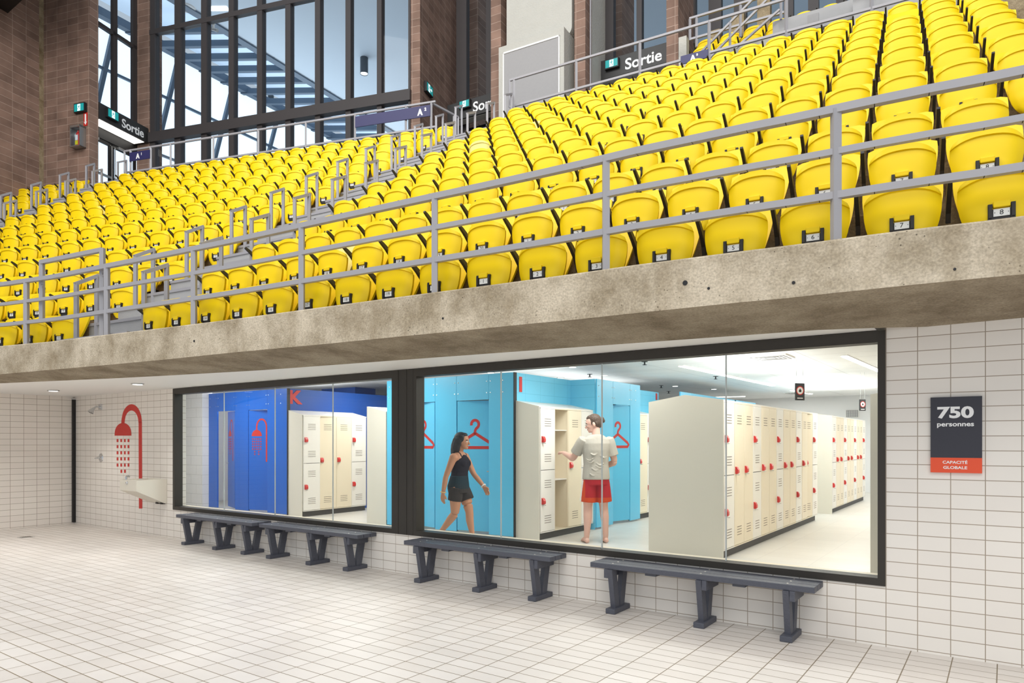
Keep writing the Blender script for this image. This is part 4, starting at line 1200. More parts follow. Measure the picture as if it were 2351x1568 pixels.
# --- the large window
def zb(px, py, fr, c): return fr.hit(px, py, c).z
wn = bpy.data.objects.new('window_3', None); COL.objects.link(wn); wn['kind'] = 'structure'; wn.rotation_euler = (0, 0, FB.rot)
mull = [(347, 359), (403, 418), (464, 478), (527, 540), (592, 605), (657, 670), (725, 738), (795, 808), (867, 879), (939, 945)]
ZB0, ZB1 = zb(345, 330, FB, CWIN), zb(345, 308, FB, CWIN)
ZT0, ZT1 = zb(355, 80, FB, CWIN), zb(355, 69, FB, CWIN)
for a, b in mull:
    x0, x1 = FB.x(a, CWIN), FB.x(b, CWIN)
    MB().box(x0, x1 - 0.02, CWIN - 0.05, CWIN + 0.16, ZWK - 0.1, ZTOP).build('mullion', M['dark_frame'], wn)
x0, x1 = FB.x(346, CWIN), FB.x(945, CWIN)
MB().box(x0, x1, CWIN - 0.12, CWIN + 0.12, ZB0, ZB1).build('beam', M['dark_frame'], wn)
MB().box(x0, x1, CWIN - 0.06, CWIN + 0.10, ZT0, ZT1).build('transom', M['dark_frame'], wn)
MB().box(x0, x1, CWIN - 0.06, CWIN + 0.10, ZWK - 0.1, ZWK + 0.12).build('bottom_rail', M['dark_frame'], wn)
for (a, b), (c, d) in zip(mull, mull[1:]):
    for z0, z1 in ((ZWK + 0.12, ZB0), (ZB1, ZT0), (ZT1, ZTOP)):
        MB().box(FB.x(b, CWIN) - 0.02, FB.x(c, CWIN), CWIN + 0.02, CWIN + 0.03, z0, z1).build('pane', M['hall_glass'], wn)

# --- first exit: doors and glazing in the side of the left pier (facing along the rows)
def side_empty(name, fr, x, c, z):
    o = bpy.data.objects.new(name, None); COL.objects.link(o)
    o.location = fr.w(x, c, z); o.rotation_euler = (0, 0, fr.rot + R(90))
    return o
dw = side_empty('window_4', FB, XD, 16.41, 0); dw['kind'] = 'structure'
L1 = CWIN - 16.41
for a, b in ((0, 0.05), (1.0, 1.16), (L1 - 0.16, L1)): MB().box(a, b, 0.0, 0.12, 11.9, ZTOP).build('mullion', M['dark_frame'], dw)
for z in (14.6,): MB().box(0, L1, 0.0, 0.12, z, z + 0.12).build('transom', M['dark_frame'], dw)
for a, b in ((0.05, 1.0), (1.16, L1 - 0.16)): MB().box(a, b, 0.05, 0.06, 11.9, ZTOP).build('pane', M['hall_glass'], dw)
dr = side_empty('door_1', FB, XD, 16.41, ZWK); dr['kind'] = 'structure'
MB().box(0, L1, 0, 0.1, 2.12, 2.95).build('door_head', M['black'], dr)
for a, b in ((0.02, 0.95), (0.97, L1 - 0.02)):
    mb = MB().box(a, a + 0.08, 0.02, 0.07, 0, 2.12).box(b - 0.1, b, 0.02, 0.07, 0, 2.12).box(a, b, 0.02, 0.07, 0, 0.2).box(a, b, 0.02, 0.07, 2.0, 2.12)
    lf = mb.build('door_leaf', M['black'], dr)
    MB().box(a + 0.08, b - 0.1, 0.04, 0.05, 0.2, 2.0).build('door_pane', M['hall_glass'], lf)
    hx = 0.90 if a < 0.3 else 1.02
    MB().tube([(hx, 0.02, 0.45), (hx, -0.05, 0.5), (hx, -0.05, 2.0), (hx, 0.02, 2.03)], 0.016, 8).build('pull_bar', M['steel'], lf)
    MB().box(a + 0.03, b - 0.03, -0.05, 0.0, 0.95, 1.02).build('push_bar', M['steel'], lf)
    MB().box(a + 0.2, a + 0.42, -0.05, 0.02, 2.02, 2.09).build('door_closer', M['steel'], lf)

def run_man(mb, ox, oz, s, y, mi):
    """running figure of an exit sign"""
    def q(pts): mb.prism([(ox + a * s, y, oz + b * s) for a, b in pts], (0, -0.001, 0), mi)
    q([(math.cos(R(a)) * 0.09 + 0.06, 0.40 + math.sin(R(a)) * 0.09) for a in range(0, 360, 45)])
    q([(-0.10, 0.26), (0.10, 0.30), (0.06, -0.02), (-0.08, -0.02)])
    q([(0.08, 0.28), (0.28, 0.12), (0.25, 0.06), (0.05, 0.18)])
    q([(-0.10, 0.26), (-0.28, 0.10), (-0.22, 0.04), (-0.06, 0.18)])
    q([(0.06, 0.0), (0.22, -0.16), (0.16, -0.42), (0.08, -0.42), (0.12, -0.18), (-0.02, -0.02)])
    q([(-0.08, 0.0), (-0.16, -0.22), (-0.36, -0.28), (-0.34, -0.20), (-0.22, -0.14), (-0.02, -0.02)])
def exit_sign(loc, rot, label, arrow=False, w=0.38, h=0.25):
    t = thing('exit_sign', label, 'exit sign', loc, rot)
    MB().bbox(-w / 2, w / 2, -0.10, 0, -h / 2, h / 2, 0.006).build('housing', M['black'], t)
    mb = MB().box(-w / 2 + 0.025, w / 2 - 0.025, -0.104, -0.099, -h / 2 + 0.03, h / 2 - 0.03, 0)
    cx = -0.06 if arrow else 0.0
    mb.box(cx - 0.055, cx + 0.055, -0.106, -0.103, -h / 2 + 0.04, h / 2 - 0.04, 1)
    run_man(mb, cx, -0.005, 0.17, -0.1062, 2)
    if arrow:
        mb.box(0.03, 0.10, -0.106, -0.103, -0.018, 0.018, 1)
        mb.prism([(0.09, -0.103, -0.05), (0.145, -0.103, 0), (0.09, -0.103, 0.05)], (0, -0.003, 0), 1)
    mb.build('lit_face', [M['exit_green'], M['exit_white'], M['exit_green']], t)
    return t
def sortie(loc, rot, w, h, d, label, tx, under=True, tw=None):
    """black fascia over an exit door, lettered Sortie, with a pale lit underside"""
    t = thing('exit_fascia', label, 'sign', loc, rot)
    MB().bbox(0, w, -d, 0, 0, h, 0.006).build('fascia_box', M['sign_black'], t)
    MB().box(0.05, w - 0.12, -d + 0.06, -0.02, -0.012, 0.0).build('underside', M['lamp_soft'] if under else M['roughcast'], t)
    mb = MB(); put_text(mb, 'Sortie', h * 0.8, (tx, -d - 0.001, h * 0.47), (1, 0, 0), (0, 0, 1), bold=0.008, height=h * 0.58, width=tw, extrude=0.002)
    mb.build('lettering', M['letter_white'], t)
    return t
zs0, zs1 = 11.40, 11.89
DS = 0.50
t = sortie(FB.w(XD + 0.01, 16.43, zs0), FB.rot + R(90), L1 - 0.06, zs1 - zs0, DS, 'black Sortie fascia over the exit doors beside the left brown block pier', 1.26, tw=0.86)
exit_sign(FB.w(XD + 0.01 + DS, 16.85, (zs0 + zs1) / 2 + 0.03), FB.rot + R(90), 'green running man exit sign on the left black Sortie fascia', w=0.42, h=0.30)
p = FB.hit(188, 250, CPIER)
exit_sign(FB.w(p.x, CPIER, p.z), FB.rot, 'green running man exit sign on brown blocks above the extinguisher cabinet', w=0.42, h=0.28)
p = FB.hit(197, 274, CPIER)
t = thing('extinguisher_arrow_sign', 'small red and white arrow sign above the extinguisher cabinet', 'sign', FB.w(p.x, CPIER, p.z), FB.rot)
MB().bbox(-0.075, 0.075, -0.012, 0, -0.20, 0.20, 0.002).build('plate', M['red'], t)
mb = MB().box(-0.03, 0.03, -0.0135, -0.0115, -0.08, 0.16)
mb.prism([(-0.06, -0.0115, -0.08), (0.0, -0.0115, -0.17), (0.06, -0.0115, -0.08)], (0, -0.002, 0))
mb.build('arrow', M['letter_white'], t)
a = FB.hit(175, 344, CPIER); b = FB.hit(198, 292, CPIER)
cw, ch = b.x - a.x, b.z - a.z
t = thing('extinguisher_cabinet', 'steel wall cabinet with a fire extinguisher on the left brown block pier', 'fire cabinet', FB.w((a.x + b.x) / 2, CPIER, a.z), FB.rot)
mb = MB().box(-cw / 2, -cw / 2 + 0.02, -0.22, 0, 0, ch).box(cw / 2 - 0.02, cw / 2, -0.22, 0, 0, ch).box(-cw / 2, cw / 2, -0.22, 0, 0, 0.02).box(-cw / 2, cw / 2, -0.22, 0, ch - 0.06, ch).box(-cw / 2, cw / 2, -0.01, 0, 0, ch)
mb.build('case', M['steel'], t)
MB().box(-cw / 2 + 0.02, cw / 2 - 0.02, -0.205, -0.20, 0.02, ch - 0.06).build('glass_front', M['hall_glass'], t)
ex = thing('fire_extinguisher', 'red fire extinguisher with yellow tag inside the steel wall cabinet', 'fire extinguisher', FB.w((a.x + b.x) / 2, CPIER - 0.10, a.z + 0.02), FB.rot)
MB().lathe([(0.001, 0.0), (0.06, 0.0), (0.062, 0.36), (0.05, 0.42), (0.02, 0.45), (0.02, 0.5), (0.001, 0.5)], seg=16).build('cylinder', M['red'], ex, smooth=True)
MB().box(-0.05, 0.05, -0.065, -0.05, 0.05, 0.17).build('tag', M['yellow_tag'], ex)
MB().box(-0.045, 0.045, -0.066, -0.05, 0.18, 0.34).build('paper_label', M['white'], ex)
MB().tube([(-0.05, 0, 0.52), (0.02, 0, 0.5), (0.06, 0, 0.56)], 0.014, 8).build('handle', M['black'], ex)
# exit sign on the return wall beside the second exit
p = FB.side(980, 206, xr1)
exit_sign(FB.w(xr1 + 0.002, p.y, p.z), FB.rot + R(90), 'green exit sign with arrow on the brown block return wall', True, 0.46, 0.30)

# --- navy block signs on the back guard rails
def navy(fr, c, px0, px1, py_top, py_bot, label, txt, sup, fx):
    a = fr.hit(px0, py_bot[0], c - 0.04); b = fr.hit(px1, py_top[1], c - 0.04); a2 = fr.hit(px0, py_top[0], c - 0.04)
    w = b.x - a.x; h = a2.z - a.z
    t = thing('block_sign', label, 'sign', fr.w(a.x, c - 0.04, a.z), fr.rot)
    MB().bbox(0, w, -0.015, 0.01, 0, h, 0.002).build('plate', M['navy_sign'], t)
    mb = MB(); s = h * 0.62
    put_text(mb, txt, s, (w * fx, -0.0155, h * 0.47), (1, 0, 0), (0, 0, 1), bold=0.012, height=h * 0.6)
    put_text(mb, sup, s * 0.5, (w * fx + h * 0.52, -0.0155, h * 0.66), (1, 0, 0), (0, 0, 1), bold=0.006, height=h * 0.30)
    mb.build('lettering', M['letter_white'], t)
navy(FB, CB_RAIL, 298, 344, (351, 344), (371, 364), 'small navy A1 block sign on the guard rail at the left exit', 'A', '1', 0.42)
navy(FB, CB_RAIL, 816, 988, (268, 246), (293, 270), 'long navy A2 block sign on the guard rail under the large window', 'A', '2', 0.87)
navy(FA, CA_RAIL, 1563, 1626, (130, 113), (149, 131), 'navy A3 block sign on the right guard rail, below the Sortie fascia', 'A', '3', 0.45)

# --- second exit and the concrete service wall (straight block)
CF = 15.9
fstruct('wall_brick_strip', FA, [(FA.x(1127, CF), FA.x(1150, CF), CF, 17.7, ZWK - 0.8, ZTOP)], M['brick'])
x0, x1 = FA.x(1161, CF), FA.x(1311, CF)
mb = MB()
n = 8; rr = 0.22; zlow = 11.75
pts = [(x0, CF + 0.05, zlow), (x1 - rr, CF + 0.05, zlow)] + [(x1 - rr + rr * math.sin(R(90 * k / n)), CF + 0.05, zlow + rr - rr * math.cos(R(90 * k / n))) for k in range(1, n + 1)] + [(x1, CF + 0.05, ZTOP), (x0, CF + 0.05, ZTOP)]
mb.prism(pts, (0, 0.9, 0))
o = struct(mb.build('wall_roughcast', M['roughcast'])); o.rotation_euler = (0, 0, FA.rot)
CP = 15.6
x0, x1 = FA.x(1145, CP), FA.x(1295, CP)
fstruct('wall_service_box', FA, [(x0, x1, CP, 16.5, ZWK - 0.4, 11.79)], M['roughcast'])
fstruct('wall_service_core', FA, [(x0 + 0.1, x1 + 0.45, 16.3, 17.4, ZWK - 0.4, ZTOP)], M['roughcast'])
xa0, xa1 = FA.x(1158, CP), FA.x(1283, CP)
t = thing('service_panel', 'large grey ribbed metal panel in the rough concrete wall behind the rail', 'panel', FA.w((xa0 + xa1) / 2, CP, ZWK), FA.rot)
hw_ = (xa1 - xa0) / 2
MB().box(-hw_, hw_, -0.012, -0.001, 0, 2.62).build('sheet', M['panel_grey'], t)
mb = MB()
for a, b, c, d in ((-hw_ - 0.03, -hw_, 0, 2.66), (hw_, hw_ + 0.03, 0, 2.66), (-hw_ - 0.03, hw_ + 0.03, 2.62, 2.66)): mb.box(a, b, -0.03, -0.001, c, d)
mb.build('frame', M['white'], t)
xb0, xb1 = FA.x(1319, CF), FA.x(1344, CF)
fstruct('wall_brick_pier', FA, [(xb0, xb1 - 0.002, CF, 17.5, ZWK - 0.8, ZTOP)], M['brick'])
fstruct('wall_brick_pier', FA, [(xb1 - 0.3, xb1, CF + 0.002, 17.26, ZWK - 0.8, ZTOP)], M['brick_x'])
tag(MB().tube([FA.w(xb1 + 0.03, 16.15, ZWK - 0.1), FA.w(xb1 + 0.03, 16.15, ZTOP)], 0.022, 8).build('conduit_pipe', M['rail']), 'thin grey conduit running up the brown block pier left of the right Sortie fascia', 'pipe')
CG = 17.26
def glazing(name, fr, c, posts, panes, z0, extra=()):
    w = bpy.data.objects.new(name, None); COL.objects.link(w); w['kind'] = 'structure'; w.rotation_euler = (0, 0, fr.rot)
    for a, b in posts: MB().box(fr.x(a, c), fr.x(b, c), c - 0.06, c + 0.12, z0, ZTOP).build('mullion', M['dark_frame'], w)
    for a, b in panes: MB().box(fr.x(a, c), fr.x(b, c), c + 0.02, c + 0.03, z0, ZTOP).build('pane', M['hall_glass'], w)
    for a, b, za, zb_ in extra: MB().box(fr.x(a, c), fr.x(b, c), c - 0.06, c + 0.12, za, zb_).build('transom', M['dark_frame'], w)
    return w
glazing('window_5', FA, CG, [(1386, 1410), (1463, 1475)], [(1410, 1463), (1475, 1534)], 9.0, [(1386, 1534, ZWK, 9.2)])
glazing('window_6', FA, 17.75, [(1050, 1073), (1118, 1135)], [(1073, 1118)], 9.0)
fstruct('wall_brick_in_glass', FA, [(FA.x(1073, 18.6), FA.x(1097, 18.6), 18.6, 19.8, ZWK - 0.5, ZTOP)], M['brick'])
fstruct('wall_brick_in_glass', FA, [(FA.x(1400, 18.4), FA.x(1428, 18.4), 18.4, 19.4, ZWK - 0.5, ZTOP)], M['brick'])  # stands in for bricks reflected in the dark glazing
a = FA.hit(1040, 272, 17.55); b = FA.hit(1150, 205, 17.55)
t = sortie(FA.w(a.x, 17.6, 11.12), FA.rot, 2.3, 0.52, 0.35, 'black Sortie fascia over the middle exit, half hidden by the brown strip', 1.42, under=False)
p = FA.hit(1068, 240, 17.2)
exit_sign(FA.w(p.x, 17.25, p.z), FA.rot, 'green exit sign on the middle black Sortie fascia')
fstruct('wall_exit_dark', FA, [(a.x + 0.2, a.x + 2.9, 17.85, 17.95, ZWK - 0.1, 11.1)], M['black'])
a = FA.x(1375, 16.9); b = FA.x(1532, 16.9)
t = sortie(FA.w(a, CG, 10.93), FA.rot, b - a, 0.50, CG - 16.9, 'black Sortie fascia over the right exit, behind the upper guard rail', (b - a) * 0.66, under=False)
p = FA.hit(1407, 149, 16.9)
exit_sign(FA.w(p.x, 16.9, p.z), FA.rot, 'green exit sign on the right black Sortie fascia')
xc0, xc1 = FA.x(1530, CF), FA.x(1557, CF)
fstruct('wall_brick_pier', FA, [(xc0, xc1 - 0.002, CF, 17.4, ZWK - 0.8, ZTOP)], M['brick'])
fstruct('wall_brick_pier', FA, [(xc1 - 0.2, xc1, CF + 0.002, 17.3, ZWK - 0.8, ZTOP)], M['brick_x'])
pst = [(1560, 1598), (1628, 1657), (1686, 1714), (1745, 1770), (1800, 1822), (1856, 1880), (1920, 1945), (1990, 2015)]
glazing('window_7', FA, 17.3, pst, [(b, c) for (a, b), (c, d) in zip(pst, pst[1:])], 9.0, [(1560, 2015, 10.9, 11.1)])

# --- raised deck on the far right
CD = 14.75
def zat(px, py, c): return FA.hit(px, py, c).z
xd0, xd1, xd2 = FA.x(1774, CD), FA.x(1960, CD), FA.x(2110, CD)
xe0 = FA.x(1622, CD)
z1 = zat(1774, 50, CD); z0 = zat(1774, 92, CD)
fstruct('wall_parapet', FA, [(xd0, xd1, CD, CD + 0.12, z0, z1)], M['paint_grey'])
fstruct('wall_parapet', FA, [(xe0, xd0 - 0.002, CD + 0.03, CD + 0.15, z0 - 0.25, z0 + 0.10)], M['roughcast'])
fstruct('wall_parapet', FA, [(xd1, xd2 + 1.0, CD - 0.25, CD - 0.1, z0 - 0.9, z1 - 0.12)], M['paint_grey'])
fstruct('floor_deck', FA, [(FA.x(1590, 16.6), xd2 + 3, CD + 0.16, 17.2, z0 - 0.25, z0 - 0.05), (FA.x(1590, 16.6), xd2 + 3, 15.47, 17.2, z0 - 0.05, z0 + 0.46)], M['concrete_in'])
tag(MB().box(-0.10, 0.10, -0.012, -0.001, -0.09, 0.09).build('parapet_vent', M['panel_grey'], loc=FA.w(FA.x(1867, CD), CD, (z0 + z1) / 2 + 0.02), rotz=FA.rot), 'small dark grey square plate on the raised grey parapet', 'vent')
fstruct('wall_post', FA, [(FA.x(1558, 14.6), FA.x(1576, 14.6), 14.6, 14.8, ZWK - 0.6, zat(1566, 84, 14.6))], M['roughcast'])
k = 0
for row, (c, za, x_from, cnt) in enumerate([(15.15, z0 + 0.07, FA.x(1612, 15.15), 5), (15.75, z0 + 0.55, FA.x(1622, 15.75), 9)]):
    for i in range(cnt):
        t = thing('stadium_seat', 'yellow folding seat on the raised deck, %s from the left in its %s row' % (ORDN[i], 'front' if row == 0 else 'rear'), 'seat', FA.w(x_from + 0.51 * i, c, za + 0.12), FA.rot, 'folding seats on the raised deck')
        part('seat_pan', ME['pan'], t); part('backrest', ME['back'], t); part('armrest', ME['arm'], t); part('seat_bracket', ME['brk'], t)
for i, px in enumerate([1641, 1696, 1755]):
    p = FA.hit(px, 70, 16.6)
    tag(MB().bbox(-0.14, 0.14, -0.12, 0.12, 0, 1.1 + 0.25 * i, 0.01).build('concrete_block', M['concrete_in'], loc=FA.w(p.x, 16.6, z0 + 0.46), rotz=FA.rot), 'short rough concrete post before the right dark glazing, %s from the left' % ORDN[i], 'post')
# sloping stair rails up to the deck
t = thing('deck_stair_rail', 'grey sloping stair railing rising to the raised deck', 'railing', FA.w(FA.x(1600, 14.6), 14.6, ZWK), FA.rot)
def fl(px, py, c=14.6):
    p = FA.hit(px, py, c); return Vector((p.x - FA.x(1600, 14.6), p.y - 14.6, p.z - ZWK))
for a, b in (((1590, 140), (1725, 2)), ((1622, 140), (1760, 0)), ((1690, 110), (1790, 22))): MB().bar(fl(*a), fl(*b), 0.04).build('sloping_rail', M['rail'], t)
for px, a, b in ((1676, 125, 50), (1700, 85, 12), (1793, 45, 4)): MB().bar(fl(px, a), fl(px, b), 0.04).build('post', M['rail'], t)
t = thing('landing_guard', 'grey two-bar guard frame before the dark glazing near the A3 sign', 'railing', FA.w(FA.x(1585, 15.3), 15.3, ZWK), FA.rot)
def fm(px, py, c=15.3):
    p = FA.hit(px, py, c); return Vector((p.x - FA.x(1585, 15.3), 0, p.z - ZWK))
for a, b in (((1583, 43), (1800, -22)), ((1583, 91), (1800, 28))): MB().bar(fm(*a), fm(*b), 0.045).build('rail', M['rail'], t)
for px, a, b in ((1584, 91, 43), (1599, 108, 40), (1700, 85, 12)): MB().bar(fm(px, a), fm(px, b), 0.045).build('post', M['rail'], t)
# slatted screen at the right end of the stand
CS = 14.4
xs0 = FA.x(2232, CS)
t = thing('slat_screen', 'tall grey slatted metal screen at the top right end of the stand', 'screen', FA.w(xs0, CS, ZWK - 1.0), FA.rot)
for i in range(14): MB().box(i * 0.145, i * 0.145 + 0.075, -0.02, 0.02, 0, 3.0).build('slat', M['rail'], t)
MB().box(0, 2.0, 0.04, 0.05, 0, 3.0).build('mesh_panel', M['panel_grey'], t)
mb = MB()
for i in range(22): mb.box(0, 2.0, 0.03, 0.038, 0.05 + i * 0.105, 0.062 + i * 0.105)
mb.build('wire_mesh', M['rail'], t)

# --- what shows beyond the glass: canopy, slats and sloping daylight front
ZCAN = 17.0
c0 = 10.0
def fb_c(p): return -math.sin(FB.rot) * p.x + math.cos(FB.rot) * p.y
while fb_c(FA.w(-22.4, c0)) < CWIN + 0.35: c0 += 0.02
P = [FA.w(-22.4, c0), FB.w(xr1, CWIN + 0.35), FB.w(xr1, 21.3), FA.w(-9.0, 18.7), FA.w(8, 18.7), FA.w(8, 50), FA.w(-22.4, 50)]
struct(MB().prism([(p.x, p.y, ZCAN) for p in P], (0, 0, 0.3)).build('ceiling_canopy', M['canopy']))
area('canopy_fill_light', FA.w(-25.0, 30, 12.5), FA.w(-10, 30, 15.5), 26, 5, 800, (0.9, 0.96, 1.0))  # added light, brightens the canopy from the facade side
M['daylight'] = mat('daylit_glazing', (240, 248, 255), 0.5, emit=(226, 241, 255), estr=1.15)
M['daylight_sky'] = mat('daylit_rooflight', (220, 235, 250), 0.5, emit=(205, 228, 250), estr=0.62)
XH, XBASE = -25.6, -28.4
zh = 17.15
mb = MB(); mb.quad((XH, 14, zh), (XH, 52, zh), (XBASE, 52, ZWK - 0.2), (XBASE, 14, ZWK - 0.2))
o = mb.build('window_8', M['daylight']); o.rotation_euler = (0, 0, FA.rot); struct(o)
mb = MB(); mb.quad((XH, 14, zh + 0.5), (-22.3, 14, zh + 0.5), (-22.3, 52, zh + 0.5), (XH, 52, zh + 0.5))
o = mb.build('window_9', M['daylight_sky']); o.rotation_euler = (0, 0, FA.rot); struct(o)
t = thing('facade_frame', 'blue-grey leaning frame and roof beams of the daylight front beyond the large window', 'window frame', (0, 0, 0), FA.rot)
for i in range(14):
    c = 15.2 + 2.6 * i
    MB().bar((XH + 0.08, c, zh), (XBASE + 0.08, c - 0.4, ZWK - 0.2), 0.16, 0.12).build('leaning_post', M['canopy_beam'], t)
for s in (0.0, 0.2, 0.45, 0.7, 0.9):
    a = XH + (XBASE - XH) * s + 0.06; z = zh + (ZWK - 0.2 - zh) * s
    MB().bar((a, 14, z), (a, 52, z), 0.09 if s else 0.3).build('rail', M['canopy_beam'], t)
for i in range(20):
    c = 17.6 + 1.05 * i
    MB().bar((-22.15, c, ZCAN + 0.08), (XH - 0.1, c - 1.9, ZCAN + 0.08), 0.17, 0.24).build('cross_beam', M['canopy_beam'], t)
tag(MB().box(-22.45, -22.15, c0, 50, ZCAN - 0.06, ZCAN + 0.35).build('canopy_edge_beam', M['canopy_beam'], rotz=FA.rot), 'long dark edge beam of the pale canopy beyond the large window', 'beam')
for i, (px, y0, y1, w, lab) in enumerate([(836, 133, 170, 18, 'dark cylindrical ceiling lamp seen through the large window, the lit one'), (622, 195, 231, 13, 'small dark cylindrical lamp hanging before the canopy slats'), (1105, 13, 55, 18, 'dark cylindrical lamp lit above the middle exit')]):
    f = (ZCAN - EYE) * F_PX / (HOR - y0) if i != 1 else 33.0
    x, y = CW((px - CX) / F_PX * f, f); zt = EYE + (HOR - y0) / F_PX * f; zb_ = EYE + (HOR - y1) / F_PX * f
    t = thing('cylinder_lamp', lab, 'lamp', (x, y, zb_))
    r_ = w / 2 * f / F_PX; h = zt - zb_
    MB().lathe([(r_ * 0.85, 0.05), (r_, 0.0), (r_, h), (0.001, h)], seg=20).build('housing', M['cylinder'], t, smooth=True)
    MB().lathe([(0.001, 0.02), (r_ * 0.85, 0.02), (r_ * 0.85, 0.04), (0.001, 0.04)], seg=20).build('lens', M['lamp'] if i != 1 else M['cylinder'], t)
    if i == 1: MB().tube([(0, 0, h), (0, 0, ZCAN - zb_)], 0.02, 6).build('stem', M['cylinder'], t)
p = on_z(501, 19, ZCAN)
tag(MB().box(-0.35, 0.35, -0.12, 0.12, -0.02, 0).build('canopy_downlight', M['lamp'], loc=p, rotz=0.6), 'small rectangular light in the pale canopy at the top of the window', 'ceiling lamp')
p = on_z(428, 18, ZCAN)
tag(MB().lathe([(0.001, -0.03), (0.28, -0.03), (0.32, 0), (0.001, 0)], seg=24).build('canopy_speaker', M['white'], loc=p), 'round white ceiling speaker in the pale canopy at the top left', 'speaker')
p = FB.hit(490, 66, CWIN + 0.5)
t = thing('security_camera', 'white security camera beyond the upper window, under the canopy', 'camera', FB.w(p.x, CWIN + 0.5, p.z), FB.rot)
MB().tube([(0, 0.0, 0.14), (0, 0, 0.0)], 0.04, 10).build('bracket', M['white'], t)
MB().tube([(-0.05, 0, 0.0), (0.06, 0, -0.04), (0.16, 0, -0.09)], 0.055, 12).build('housing', M['white'], t)
MB().box(-0.06, 0.06, -0.5 + 0.02, 0.02, 0.13, 0.16).build('arm', M['white'], t)
# dark roof truss at the top left corner
struct(MB().box(-34, -20, 6.2, 8.0, 14.1, 16.5).build('beam_roof', M['black']))
# ================================================================ PEOPLE
def remesh(mb, name, mats, voxel, smooth=6, pick=None):
    me = mb.mesh('tmp', mats)
    o = bpy.data.objects.new('tmp', me); COL.objects.link(o)
    m = o.modifiers.new('r', 'REMESH'); m.mode = 'VOXEL'; m.voxel_size = voxel
    if smooth:
        s = o.modifiers.new('s', 'SMOOTH'); s.iterations = smooth; s.factor = 0.5
    dg = bpy.context.evaluated_depsgraph_get()
    out = bpy.data.meshes.new_from_object(o.evaluated_get(dg))
    bpy.data.objects.remove(o); bpy.data.meshes.remove(me)
    out.name = name
    out.materials.clear()
    for q in (mats if isinstance(mats, (list, tuple)) else [mats]): out.materials.append(q)
    out.polygons.foreach_set('use_smooth', [True] * len(out.polygons))
    if pick:
        out.polygons.foreach_set('material_index', [pick(p.center, p.normal) for p in out.polygons])
    else:
        out.polygons.foreach_set('material_index', [0] * len(out.polygons))
    return out
def limb(mb, pts, radii, seg=16, n=6):
    P = [Vector(p) for p in pts]; Q = []; RR = []
    for i in range(len(P) - 1):
        a, b, c, d = P[max(i - 1, 0)], P[i], P[i + 1], P[min(i + 2, len(P) - 1)]
        for k in range(n):
            t = k / n
            Q.append(0.5 * ((2 * b) + (c - a) * t + (2 * a - 5 * b + 4 * c - d) * t * t + (3 * b - a - 3 * c + d) * t ** 3))
            RR.append(radii[i] + (radii[i + 1] - radii[i]) * t)
    Q.append(P[-1]); RR.append(radii[-1])
    mb.tube(Q, RR, seg)
    mb.ball(P[0], radii[0], seg=14); mb.ball(P[-1], radii[-1], seg=14)
def torso(mb, rings, seg=28, power=2.3):
    out = []
    for z, cx, cy, rx, ry in rings:
        r_ = []
        for k in range(seg):
            a = 2 * math.pi * k / seg; c, s = math.cos(a), math.sin(a)
            r_.append((cx + rx * math.copysign(abs(c) ** (2 / power), c), cy + ry * math.copysign(abs(s) ** (2 / power), s), z))
        out.append(r_)
    mb.loft(out)
def hand(mb, w, d, up, side, curl, s=1.0):
    """five-fingered hand from wrist w along d; up = back of the hand; side = where the thumb is"""
    w = Vector(w); d = Vector(d).normalized(); up = Vector(up); up = (up - d * up.dot(d)).normalized(); sd = Vector(side); sd = (sd - d * sd.dot(d) - up * sd.dot(up)).normalized()
    for k in range(4):
        o = (1.5 - k) * 0.0205 * s
        kn = w + d * (0.088 * s - abs(k - 1) * 0.004) + sd * o
        limb(mb, [w + d * 0.01 + sd * o * 0.6, kn], [0.015 * s, 0.0115 * s], 10, 3)
        L = [0.066, 0.074, 0.069, 0.054][k] * s
        a = R(curl * (0.75 + 0.12 * k)); p = kn; dr = d
        pts = [p]
        for q, fr in enumerate((0.45, 0.32, 0.23)):
            ang = a * (0.6 + 0.5 * q)
            v = d * math.cos(ang) - up * math.sin(ang); p = p + v * L * fr; pts.append(p)
        limb(mb, pts, [0.0098 * s, 0.0092 * s, 0.0085 * s, 0.007 * s], 10, 3)
    b = w + d * 0.025 * s + sd * 0.022 * s
    limb(mb, [b, b + d * 0.028 * s + sd * 0.028 * s - up * 0.008, b + d * 0.058 * s + sd * 0.034 * s - up * 0.018], [0.0155 * s, 0.0115 * s, 0.0085 * s], 10, 3)
def head_geo(mb, Mh, s=1.0):
    def b(c, rx, ry, rz, rot=None): mb.ball(Mh @ (Vector(c) * s), rx * s, ry * s, rz * s, 18, M=Mh.to_3x3().to_4x4() @ (rot or Matrix.Identity(4)))
    b((0, 0.012, 0.125), 0.076, 0.097, 0.098); b((0, 0.045, 0.085), 0.062, 0.062, 0.085); b((0, 0.062, 0.035), 0.046, 0.045, 0.045)
    b((0, 0.085, 0.012), 0.024, 0.022, 0.020); b((0, 0.090, 0.128), 0.052, 0.020, 0.016)
    b((0.028, 0.088, 0.082), 0.022, 0.016, 0.018); b((-0.028, 0.088, 0.082), 0.022, 0.016, 0.018)
    limb(mb, [Mh @ (Vector((0, 0.102, 0.115)) * s), Mh @ (Vector((0, 0.119, 0.085)) * s), Mh @ (Vector((0, 0.124, 0.072)) * s)], [0.009 * s, 0.012 * s, 0.014 * s], 10, 3)
    b((0, 0.105, 0.046), 0.022, 0.010, 0.006); b((0, 0.103, 0.035), 0.019, 0.010, 0.007)
    for e in (-1, 1):
        b((e * 0.077, -0.002, 0.088), 0.011, 0.021, 0.033); b((e * 0.074, 0.002, 0.07), 0.010, 0.012, 0.014)
